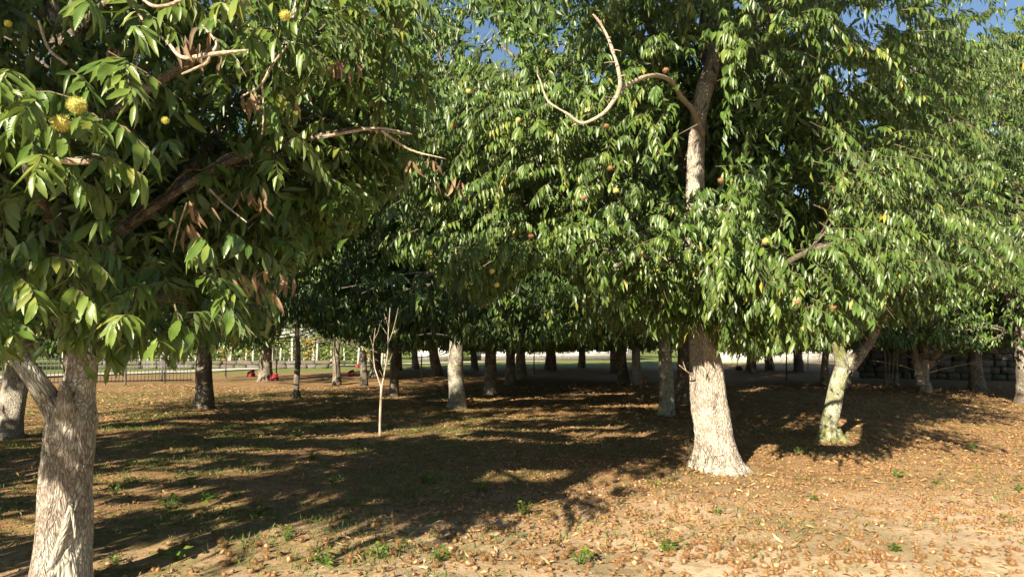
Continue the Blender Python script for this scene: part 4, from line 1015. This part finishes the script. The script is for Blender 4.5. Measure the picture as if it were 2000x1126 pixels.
# ---- sacks -----------------------------------------------------------------------------------------------
M_RED = simple_mat('red_sack', (0.22, 0.02, 0.028), 0.7, .35, 30, .4)
M_ORANGE = simple_mat('orange_sack', (0.48, 0.14, 0.035), 0.75, .35, 30, .4)
def sack(px, by, hpx, lab, m, seed, wr=.62, group='sacks standing at the tree feet'):
    x, y = ground_at(px, by); h = .66 * hpx / F * y
    rng = np.random.default_rng(seed)
    z0 = float(gz(x, y)); o = thing('sack', lab, 'sack', (x, y, z0), group)
    r = h * wr * .62
    V, T, bk = tube([(0, 0, -.01, r * .75), (0, 0, h * .08, r * .98), (.01, 0, h * .3, r * 1.02), (0, .01, h * .55, r * .88), (.01, 0, h * .72, r * .5), (.015, 0, h * .80, r * .2)], 24, 5, r * .07, seed, lobes=.05, nsc=(8, 8))
    MB().add(V, T, bk).obj('bag', m, o, smooth=True)
    V, T, bk = tube([(.015, 0, h * .74, r * .2), (.05, .02, h * .80, r * .20), (.10, .05, h * .80, r * .26), (.15, .08, h * .74, r * .24)], 14, 4, r * .05, seed + 1, lobes=.12)
    MB().add(V, T, bk).obj('tied_neck', m, o, smooth=True)
sack(490, 735, 22, 'red sack left of the tall shaded tree, by the sunny track', M_RED, 1, .8)
sack(535, 742, 24, 'red sack leaning at the right foot of the tall shaded tree', M_RED, 2, .8)
sack(685, 735, 20, 'dull red sack alone in the shade left of the broken stump', M_RED, 3, .75)
sack(698, 718, 13, 'small red sack touching the broken stump on its far left side', M_RED, 4, .7)
sack(1443, 722, 12, 'bright red sack in the sun strip right of the stoutest trunk', M_RED, 5, 1.3)
sack(913, 790, 28, 'orange sack at the right foot of the half sunlit trunk', M_ORANGE, 6, .6)
sack(1258, 752, 22, 'orange sack at the right foot of the dappled trunk', M_ORANGE, 7, .6)

# ---- left boundary: picket railing, vineyard --------------------------------------------------------------
M_IRON = simple_mat('dark_iron', (0.06, 0.065, 0.06), 0.6, .2, 10)
M_CONC = simple_mat('pale_concrete', (0.42, 0.40, 0.35), 0.85, .2, 6, .2)
def railing(p0, p1, h, lab, step=.14):
    p0, p1 = np.array(p0, float), np.array(p1, float); L = np.linalg.norm(p1 - p0); an = math.atan2(*(p1 - p0)[::-1])
    o = thing('picket_fence', lab, 'fence', (*p0, float(gz(*p0))))
    o.rotation_euler = (0, 0, an)
    for z in (.12, h - .12): MB().box((L / 2, 0, z), (L, .03, .04)).obj('rail', M_IRON, o)
    me = None
    n = int(L / step)
    me = MB().box((0, 0, h / 2), (.022, .022, h)).mesh('picket', M_IRON)
    for k in range(n): link('picket', me, o, (step * (k + .5), .028, 0))
    pm = MB().box((0, 0, h / 2 + .03), (.07, .07, h + .1)).mesh('fence_post', M_IRON)
    for k in range(int(L / 2.5) + 1): link('fence_post', pm, o, (k * 2.5, .075, 0))
railing((-27, 26), (-14.2, 31), 1.2, 'dark picket railing along the left side of the orchard')
vr = np.random.default_rng(77)
vp = 0
for row in range(4):
    y0 = 52 + row * 4.5
    x0, x1 = -34 + row * 2, -9 - row * .8
    vine = thing('grape_vine', ['first trellised vine row behind the pale track, green and rust leaves', 'second trellised vine row of the sunny vineyard', 'third trellised vine row of the sunny vineyard', 'last trellised vine row, below the far trees'][row], 'vine row', ((x0 + x1) / 2, y0, 0), 'vine rows beyond the track')
    base = np.array([(x0 + x1) / 2, y0, 0])
    n = 1500
    O = np.c_[vr.uniform(x0, x1, n), y0 + vr.normal(0, .35, n), .5 + 1.6 * vr.random(n) ** .7]
    tt = np.clip(vr.normal(.5, .2, n) + .35 * (np.sin(O[:, 0] * 1.1 + row) > .6), 0, 1)
    D = vr.normal(size=(n, 3)); N = vr.normal(size=(n, 3)) + [0, -.6, .8]
    foliage_obj('foliage', Leaves(O, frames(D, N), vr.uniform(.22, .4, n), tt), [leaf_canon([0, .5, 1], .3, .3, 0, 0, 0, .42, k) for k in range(2)], base, vine, vr, M_LEAFB, False)
    n = 16
    for k in range(n):
        xx = x0 + (x1 - x0) * (k + .5) / n + vr.uniform(-.3, .3)
        if row > 1 and k % 2: continue
        hh = vr.uniform(1.8, 2.3)
        pm = MB().box((0, 0, hh / 2), (.13, .13, hh), tilt=(vr.normal(0, .02), vr.normal(0, .02))).mesh('vine_post', M_CONC)
        link('vine_post', pm, vine, (xx - base[0], -.5, 0))
    mw = MB()
    for z in (.9, 1.5): mw.box((0, -.5, z), (x1 - x0, .012, .012))
    mw.obj('wire', M_IRON, vine)
# low dark wall along the track
M_STONE = simple_mat('granite', (0.13, 0.12, 0.105), 0.9, .35, 5, .5)
M_STONE2 = simple_mat('granite_brown', (0.11, 0.09, 0.07), 0.9, .35, 5, .5)
M_STONE3 = simple_mat('granite_mossy', (0.08, 0.085, 0.05), 0.9, .35, 5, .5)
def rock_mesh(seed):
    r_ = np.random.default_rng(seed)
    import bmesh
    bm = bmesh.new(); bmesh.ops.create_cube(bm, size=1.0)
    bmesh.ops.bevel(bm, geom=bm.edges[:], offset=.14, segments=1, affect='EDGES')
    bmesh.ops.triangulate(bm, faces=bm.faces[:])
    V = np.array([v.co[:] for v in bm.verts]) + r_.normal(0, .035, (len(bm.verts), 3)); T = np.array([[v.index for v in f.verts] for f in bm.faces]); bm.free()
    return np_mesh('stone', V, T, [M_STONE, M_STONE2, M_STONE3][seed % 3], smooth=False)
ROCKS = [rock_mesh(s) for s in range(9)]
def stone_wall(p0, p1, h, lab, rows, sl, depth=.45, seed=0):
    r_ = np.random.default_rng(seed)
    p0, p1 = np.array(p0, float), np.array(p1, float); L = np.linalg.norm(p1 - p0); an = math.atan2(*(p1 - p0)[::-1])
    o = thing('stone_wall', lab, 'wall', (*p0, float(gz(*p0)))); o.rotation_euler = (0, 0, an)
    MB().box((L / 2, depth * .05, h * .47), (L, depth * .6, h * .94)).obj('core', M_STONE3, o)
    rh = h / rows
    for k in range(rows):
        x = -.1 * (k % 2)
        while x < L:
            w_ = sl * r_.uniform(.6, 1.5); hh = rh * r_.uniform(.9, 1.12)
            s = link('stone', ROCKS[int(r_.integers(0, 9))], o, (x + w_ / 2, r_.normal(0, .03) - depth * .06, rh * (k + .5)))
            s.scale = (w_ * .98, depth * r_.uniform(.9, 1.15), hh); s.rotation_euler = (r_.normal(0, .05), r_.normal(0, .05), r_.normal(0, .05))
            x += w_
stone_wall((-31, 48.5), (-13.5, 49.5), .55, 'low dark stone wall between the track and the vineyard', 2, .8, seed=3)
stone_wall((17.2, 34.5), (30, 27.5), 1.5, 'shaded dry stone wall closing the orchard on the right', 5, .5, seed=4)

# ---- far right field and what stands on it -----------------------------------------------------------------
# small marker stone on the wall
o = thing('boundary_marker', 'pale upright stone marker standing above the shaded stone wall', 'marker', (19.9, 33.6, 1.45))
MB().box((0, 0, .35), (.28, .2, .75), .2).obj('slab', M_CONC, o); MB().box((.5, .1, .15), (.55, .3, .35), .3).obj('block', M_CONC, o)

# ---- houses ---------------------------------------------------------------------------------------------------
M_WALL = simple_mat('white_plaster', (0.74, 0.72, 0.68), 0.9, .08, 1.5)
M_ROOF = simple_mat('terracotta_roof', (0.36, 0.14, 0.08), 0.85, .25, 6, .3)
M_FRAME = simple_mat('white_frame', (0.78, 0.77, 0.74), 0.6, .05, 4)
M_REDF = simple_mat('red_frame', (0.32, 0.06, 0.04), 0.6, .1, 4)
M_GLASS, n_, out_ = mat('window_glass'); b_ = NB(n_)
n_.links.new(b_.pbsdf(b_.ramp(b_.noise(b_.obj(), 2, 2), [(0.3, (.03, .04, .05)), (.7, (.06, .075, .09))]), .08, None, .6), out_.inputs[0])
def house(lab, x0, x1, y, dep, h, wins, frame_m, door=None, base_z=0.0):
    o = thing('house', lab, 'house', ((x0 + x1) / 2, y, base_z)); L = x1 - x0
    MB().box((0, dep / 2, h / 2), (L, dep, h)).obj('wall', M_WALL, o)
    MB().box((0, dep / 2 - .004, .25), (L + .06, dep + .06, .5)).obj('plinth', M_STONE, o)
    mb = MB(); e = .5
    V = np.array([(-L / 2 - e, -e, h), (L / 2 + e, -e, h), (L / 2 + e, dep + e, h), (-L / 2 - e, dep + e, h), (-L / 2 + dep / 2, dep / 2, h + dep * .28), (L / 2 - dep / 2, dep / 2, h + dep * .28),
                  (-L / 2 - e, -e, h - .15), (L / 2 + e, -e, h - .15), (L / 2 + e, dep + e, h - .15), (-L / 2 - e, dep + e, h - .15)])
    T = [(0, 1, 5), (0, 5, 4), (1, 2, 5), (2, 3, 4), (2, 4, 5), (3, 0, 4), (6, 8, 7), (6, 9, 8), (0, 6, 7), (0, 7, 1), (1, 7, 8), (1, 8, 2), (2, 8, 9), (2, 9, 3), (3, 9, 6), (3, 6, 0)]
    mb.add(V, T).obj('roof', M_ROOF, o)
    for (u, z, ww, hh) in wins:
        f = MB(); t = .09
        for cx, cz, sx, sz in ((0, hh / 2 - t / 2, ww, t), (0, -hh / 2 + t / 2, ww, t), (-ww / 2 + t / 2, 0, t, hh - 2 * t), (ww / 2 - t / 2, 0, t, hh - 2 * t), (0, 0, t * .7, hh - 2 * t)):
            f.box((cx, -.05, cz), (sx, .12, sz))
        fo = f.obj('window', frame_m, o, (u * L - L / 2, 0, z))
        MB().box((0, -.012, 0), (ww - .1, .03, hh - .1)).obj('pane', M_GLASS, fo)
    if door:
        u, ww, hh = door
        do = MB().box((0, -.03, hh / 2), (ww, .08, hh)).obj('door', M_REDF, o, (u * L - L / 2, 0, 0))
        MB().box((ww * .35, -.09, hh * .48), (.05, .05, .18)).obj('handle', M_IRON, do)
house('long low white building with many windows behind the avenue', -4.2, 13.5, 78, 8, 3.4, [(.07 + .123 * k, 1.45, 1.5, 1.3) for k in range(8)], M_FRAME, None)
house('sunlit white house seen between the forked far trees', -10.5, -5.6, 74, 6, 3.2, [(.3, 1.5, .9, 1.1), (.72, 1.5, .9, 1.1)], M_FRAME)
house('small white house with a red framed window behind the far right trees', 29.0, 34.0, 68, 6, 3.4, [(.4, 1.3, 1.0, 1.0)], M_REDF)
# pale wall along the road on the right
o = thing('roadside_wall', 'long pale rendered wall beyond the orchard, left of the red window house', 'wall', (24.5, 66, 0))
MB().box((0, 0, .45), (13, .3, .9)).obj('wall', M_CONC, o); MB().box((0, -.01, .95), (13.2, .42, .1)).obj('coping', M_WALL, o)

# ---- sunny trees beyond --------------------------------------------------------------------------------------------
def field_tree(lab, x, y, h, cr, seed, zlow=1.0, n=55, per=12, leaf=.5, tint0=.45):
    BT(lab, 0, y, h, cr, seed, r=.22, zlow=zlow, nclump=n, per=per, leaf=leaf, canon=TINY, group='sunlit trees beyond the orchard', tint0=tint0, name='broadleaf_tree', m=M_LEAFB, x=x)
ft = [(-44, 62, 9, 6), (-34, 76, 9, 6.5), (-24, 80, 8, 6), (-15, 86, 8.5, 5.5), (-7, 92, 9.5, 6), (4, 96, 10, 6.5), (16, 97, 10, 7), (27, 85, 9, 6), (36, 80, 9, 6.5), (35, 44, 6.5, 4.6), (44, 58, 9, 6.5), (27, 40, 4.6, 3.0), (50, 44, 8.5, 6), (-38, 44, 7, 4.5)]
fl = ['broad yellow green tree at the far left behind the railing', 'large sunlit tree over the left end of the vineyard', 'rounded sunlit tree behind the middle of the vineyard', 'sunlit tree behind the right end of the vineyard', 'pale green tree behind the sunlit white house', 'tall tree rising behind the long white building', 'broad tree behind the right half of the long building', 'sunlit tree behind the pale rendered wall',
      'round tree behind the house with a red window', 'bright bushy tree on the field above the stone wall', 'large tree at the back of the field on the right', 'small yellow green bush tree just behind the stone wall', 'broad tree at the right end of the field', 'leafy tree left of the vineyard close to the track']
for k, ((x, y, h, c), lab) in enumerate(zip(ft, fl)): field_tree(lab, x, y, h, c, 300 + k, zlow=.8)

# ------------------------------------------------------------------ litter on the ground
rg = np.random.default_rng(5)
def in_view(x, y, m=60):
    px, py, d = proj(np.stack([x, y, np.zeros_like(x)], -1))
    return (px > -m) & (px < 2000 + m) & (py < 1126 + m) & (d > .5)
def scatter(n, dmin, dmax, dens=None):
    """evenly over the ground in view"""
    y = np.sqrt(rg.uniform(dmin ** 2, dmax ** 2, n)); x = rg.uniform(-.79, .79, n) * y
    k = in_view(x, y)
    for tx, ty, tr_ in TRUNKS[:40]: k &= np.hypot(x - tx, y - ty) > tr_ * 1.15
    if dens is not None: k &= rg.random(n) < dens(x, y)
    return x[k], y[k]
def patch(x, y, s=1.0, ph=0.0):
    return 0.5 + 0.25 * (np.sin(x * 1.7 * s + ph + np.sin(y * 1.1 * s)) + np.sin(y * 2.3 * s + 1.3 * ph + np.sin(x * .9 * s + 2)))
def burr_dens(x, y):
    left = 1 / (1 + np.exp(-(x + 1.6 - 0.10 * (y - 5)) / .55))              # few to the left of the near ground
    return np.clip((.07 + .93 * left) * (.30 + .95 * patch(x, y, .9)), 0, 1) * np.clip(1.4 - y / 13, .25, 1)
def rot_frames(n, tilt=.5):
    yaw = rg.uniform(0, 2 * math.pi, n)
    D = np.stack([np.cos(yaw), np.sin(yaw), rg.normal(0, .12, n)], -1)
    N = np.stack([rg.normal(0, tilt, n), rg.normal(0, tilt, n), np.ones(n)], -1)
    return frames(D, N)

# burrs: nearest 300 one by one, the rest joined
x, y = scatter(46000, 4.3, 20, burr_dens)
o_ = np.argsort(y - 0.0 * x); x, y = x[o_], y[o_]
px, py, d = proj(np.stack([x, y, np.zeros_like(x)], -1))
inside = (px > 0) & (px < 2000) & (py < 1120)
first = np.nonzero(inside)[0][:300]
BURR = [burr_mesh('', None, 300, .021, .019, 1, k % 2 == 1, 200 + k, .0011) for k in range(6)]
BURR_ME = [np_mesh('chestnut_burr', V, T, [M_BURR, M_BURRIN], matidx=mi, smooth=False) for V, T, mi in BURR]
OPEN_ME = {m_.name for k, m_ in enumerate(BURR_ME) if k % 2 == 1}
BURR_LAB = [['small closed spiky brown chestnut burr on the foreground soil', 'large closed spiky brown chestnut burr on the foreground soil'],
            ['small burst chestnut burr showing its pale lining on the foreground soil', 'large burst chestnut burr showing its pale lining on the foreground soil']]
for i_ in first:
    s = rg.uniform(.65, 1.1)
    o = link('chestnut_burr', BURR_ME[int(rg.integers(0, 6))], None, (x[i_], y[i_], float(gz(x[i_], y[i_])) + .022 * s))
    o.scale = (s, s, s * rg.uniform(.8, 1)); o.rotation_euler = (rg.normal(0, .7), rg.normal(0, .7), rg.uniform(0, 6.28))
    tag(o, BURR_LAB[o.data.name in OPEN_ME][int(s > .88)], 'burr', 'chestnut burrs lying on the ground')
sel = np.ones(len(x), bool); sel[first] = False
x, y = x[sel], y[sel]
mb = MB()
R = rot_frames(len(x), .7); S_ = rg.uniform(.5, 1.0, len(x)); Z = gz(x, y)
for far in (0, 1):
    BL = [burr_mesh('', None, (14, 36)[1 - far], .023, .018, 1 - far, k % 3 == 1, 240 + k, (.0020, .0034)[far]) for k in range(6)]
    grp = np.nonzero((y > 7.5) == bool(far))[0]
    for k in range(6):
        ii = grp[k::6]
        V, T, mi = BL[k]
        Wv = np.einsum('mij,vj->mvi', R[ii], V) * S_[ii][:, None, None] + np.stack([x[ii], y[ii], Z[ii] + .014 * S_[ii]], -1)[:, None, :]
        mb.add(Wv.reshape(-1, 3), (T[None] + (np.arange(len(ii)) * len(V))[:, None, None]).reshape(-1, 3)); mb.M[-1] = np.tile(mi, len(ii))
o = mb.obj('burr_litter', [M_BURR, M_BURRIN]); tag(o, 'spread of small dry burrs over the ground farther into the orchard', 'burr litter', kind='stuff')

# nuts
def nut_mesh():
    import bmesh
    bm = bmesh.new(); bmesh.ops.create_icosphere(bm, subdivisions=2, radius=1)
    V = np.array([v.co[:] for v in bm.verts]); T = np.array([[v.index for v in f.verts] for f in bm.faces]); bm.free()
    V[:, 0] *= 1 - .25 * np.clip(V[:, 1], 0, 1); V *= np.array([.015, .016, .010]); V[:, 1] += np.where(V[:, 1] > .0145, .003, 0)
    mi = np.where(V[T].mean(1)[:, 1] < -.011, 1, 0)
    return np_mesh('chestnut', V, T, [M_NUT, M_NUTCAP], matidx=mi)
NUT = nut_mesh()
x, y = scatter(900, 4.5, 8.5, lambda x, y: (x > -.8) * .32)
for i_ in range(min(len(x), 110)):
    o = link('chestnut', NUT, None, (x[i_], y[i_], float(gz(x[i_], y[i_])) + .009)); o.rotation_euler = (rg.normal(0, .4), rg.normal(0, .4), rg.uniform(0, 6.28)); o.scale = [rg.uniform(.85, 1.2)] * 3
    tag(o, 'shiny dark red brown chestnut lying loose among the burrs', 'chestnut', 'loose chestnuts on the ground')

# fallen leaves
FALL_ME = [np_mesh('fallen_leaf', c[0], c[1], M_FALL, uv=c[2], tint=np.full(len(c[0]), tv)) for c in DRY for tv in (.25, .5, .75, .95)]
x, y = scatter(64000, 4.3, 28, lambda x, y: np.clip(.25 + .75 * patch(x, y, .7, 2.0), 0, 1) * np.where(y < 12, np.clip(.35 + .65 / (1 + np.exp(-(x + 1.5) / .6)), 0, 1), 1))
for b_, r_, n_r in ((bB, .27, 260), (bL, .17, 130), (bR, .15, 160)):
    an = rg.uniform(0, 6.283, n_r); rr_ = r_ + np.abs(rg.normal(0, .16, n_r)); x = np.concatenate([x, b_[0] + np.cos(an) * rr_]); y = np.concatenate([y, b_[1] + np.sin(an) * rr_])
o_ = np.argsort(y); x, y = x[o_], y[o_]
px, py, d = proj(np.stack([x, y, np.zeros_like(x)], -1)); first = np.nonzero((px > 0) & (px < 2000) & (py < 1120))[0][:300]
Rf = rot_frames(len(x), .45); Lf = rg.uniform(.04, .12, len(x)); Z = gz(x, y) + .012
for i_ in first:
    o = bpy.data.objects.new('fallen_leaf', FALL_ME[int(rg.integers(0, len(FALL_ME)))]); COL.objects.link(o)
    M = np.eye(4); M[:3, :3] = Rf[i_] * Lf[i_]; M[:3, 3] = (x[i_], y[i_], Z[i_]); o.matrix_basis = Matrix(M.tolist())
    tag(o, 'curled dry chestnut leaf fallen on the foreground soil', 'leaf', 'fallen leaves on the ground')
sel = np.ones(len(x), bool); sel[first] = False
tt = np.clip(rg.beta(1.6, 1.5, len(x)), 0, 1)
lv = Leaves(np.stack([x, y, Z], -1)[sel], Rf[sel], Lf[sel] * np.where(y[sel] > 14, 1.35, 1), tt[sel])
V, T, uv, ti = bake(lv, [leaf_canon([0, .45, 1], b1, f1, t1, .3, 0, .15, 3) for b1, f1, t1 in ((.8, .6, .5), (-.6, .8, -.6), (1.1, .4, .8), (.2, 1.0, -.3))], np.zeros(3), rg)
tag(link('leaf_litter', np_mesh('leaf_litter', V, T, M_FALL, uv=uv, tint=ti)), 'carpet of dry brown and tan leaves under the chestnut trees', 'leaf litter', kind='stuff')

# crumbs of husk, bark and leaf
x, y = scatter(110000, 4.3, 18, lambda x, y: np.clip(.35 + .65 * patch(x, y, 1.3, 1.0), 0, 1) * np.clip(1.5 - y / 14, .1, 1))
n = len(x); yaw = rg.uniform(0, 6.28, n); tl = rg.normal(0, .35, (n, 2))
D = np.stack([np.cos(yaw), np.sin(yaw), tl[:, 0]], -1); N = np.stack([tl[:, 1], tl[:, 0], np.ones(n)], -1)
lv = Leaves(np.stack([x, y, gz(x, y) + .005], -1), frames(D, N), rg.uniform(.012, .055, n) * np.where(y > 9, 1.4, 1), rg.beta(1.3, 1.6, n))
V, T, uv, ti = bake(lv, [(np.array([(0, 0, 0), (-.22, .5, .12), (.2, .45, .12), (0, 1, -.05)]), np.array([(0, 2, 3), (0, 3, 1)]), np.array([(.5, 0), (0, .5), (1, .5), (.5, 1)])),
                         (np.array([(0, 0, 0), (-.08, .5, .06), (.08, .5, .06), (0, 1, .1)]), np.array([(0, 2, 3), (0, 3, 1)]), np.array([(.5, 0), (0, .5), (1, .5), (.5, 1)]))], np.zeros(3), rg)
tag(link('litter', np_mesh('litter', V, T, M_FALL, uv=uv, tint=ti)), 'fine crumbs of husk and broken leaf strewn over the soil', 'litter', kind='stuff')

# grass
def gdens(x, y): return np.clip((patch(x, y, 1.1, 4.0) - .26) * 1.9, 0, 1) * (.20 + .80 / (1 + np.exp((x - .2) / .8))) * np.where(y > 16, .6, 1)
x, y = scatter(62000, 4.3, 24, gdens)
nb = 4
x = np.repeat(x, nb) + rg.normal(0, .03, len(x) * nb); y = np.repeat(y, nb) + rg.normal(0, .03, len(y) * nb)
n = len(x)
D = np.stack([rg.normal(0, .55, n), rg.normal(0, .55, n), np.ones(n)], -1); N = rg.normal(size=(n, 3))
lv = Leaves(np.stack([x, y, gz(x, y) - .004], -1), frames(D, N), rg.uniform(.03, .085, n), rg.beta(2, 2, n))
BLADE = [(np.array([(-.035, 0, 0), (.035, 0, 0), (0, .6, -.06 * q), (0, 1, -.3 * q)]), np.array([(0, 1, 2), (0, 2, 3)]), np.array([(0, 0), (1, 0), (.5, .6), (.5, 1)])) for q in (.4, 1.2)]
V, T, uv, ti = bake(lv, BLADE, np.zeros(3), rg)
tag(link('grass', np_mesh('grass', V, T, M_GRASS, uv=uv, tint=ti)), 'short sparse green grass between the fallen leaves', 'grass', kind='stuff')

# leafy weeds
def weed_mesh(seed):
    r_ = np.random.default_rng(seed)
    n = 22
    P = r_.normal(0, .035, (n, 3)); P[:, 2] = r_.uniform(.015, .085, n)
    D = np.c_[P[:, :2] * 14 + r_.normal(0, .4, (n, 2)), r_.uniform(-.1, .5, n)]; N = np.c_[r_.normal(0, .3, (n, 2)), np.ones(n)]
    V, T, uv, ti = bake(Leaves(P, frames(D, N), r_.uniform(.03, .055, n), r_.random(n)), [leaf_canon([0, .3, .7, 1], .4, .2, 0, .2, 0, .3, 3)], np.zeros(3), r_)
    mbs = MB()
    for p in P: mbs.add(*tube([(0, 0, -.01, .0016), (*(p * .6), .0014), (*p, .001)], 3, 1, cap=False))
    V2 = np.concatenate(mbs.V); T2 = np.concatenate(mbs.T) + len(V)
    return np_mesh('weed', np.vstack([V, V2]), np.vstack([T, T2]), M_WEED, uv=np.vstack([uv, np.zeros((len(V2), 2))]), tint=np.concatenate([ti, np.full(len(V2), .3)]))
WEED = [weed_mesh(s) for s in range(5)]
spots = [(345, 1105), (505, 1020), (458, 985), (830, 945), (835, 950), (1135, 1112), (740, 1105), (300, 920), (250, 920), (400, 990), (330, 1000), (225, 975), (700, 870), (690, 880), (1280, 955), (1390, 895), (1025, 1010), (860, 1105), (580, 860), (760, 835), (650, 960), (610, 905), (430, 880), (520, 890), (220, 1110), (560, 1070), (1560, 880), (1750, 930), (1830, 940), (1400, 1010), (1590, 980), (1900, 870), (480, 915), (370, 955), (275, 880), (940, 960), (1990, 950), (1300, 1085), (630, 1115), (1750, 1090)]
for k, (px, py) in enumerate(spots):
    gx, gy = ground_at(px, py)
    s = rg.uniform(.7, 1.35)
    o = link('weed', WEED[k % 5], None, (gx, gy, float(gz(gx, gy)))); o.scale = (s, s, s); o.rotation_euler = (0, 0, rg.uniform(0, 6.28))
    tag(o, 'small bright green leafy weed growing out of the litter', 'weed', 'leafy weeds on the orchard floor')
print('triangles', sum(len(o.data.polygons) for o in bpy.data.objects if o.type == 'MESH'), 'objects', len(bpy.data.objects))
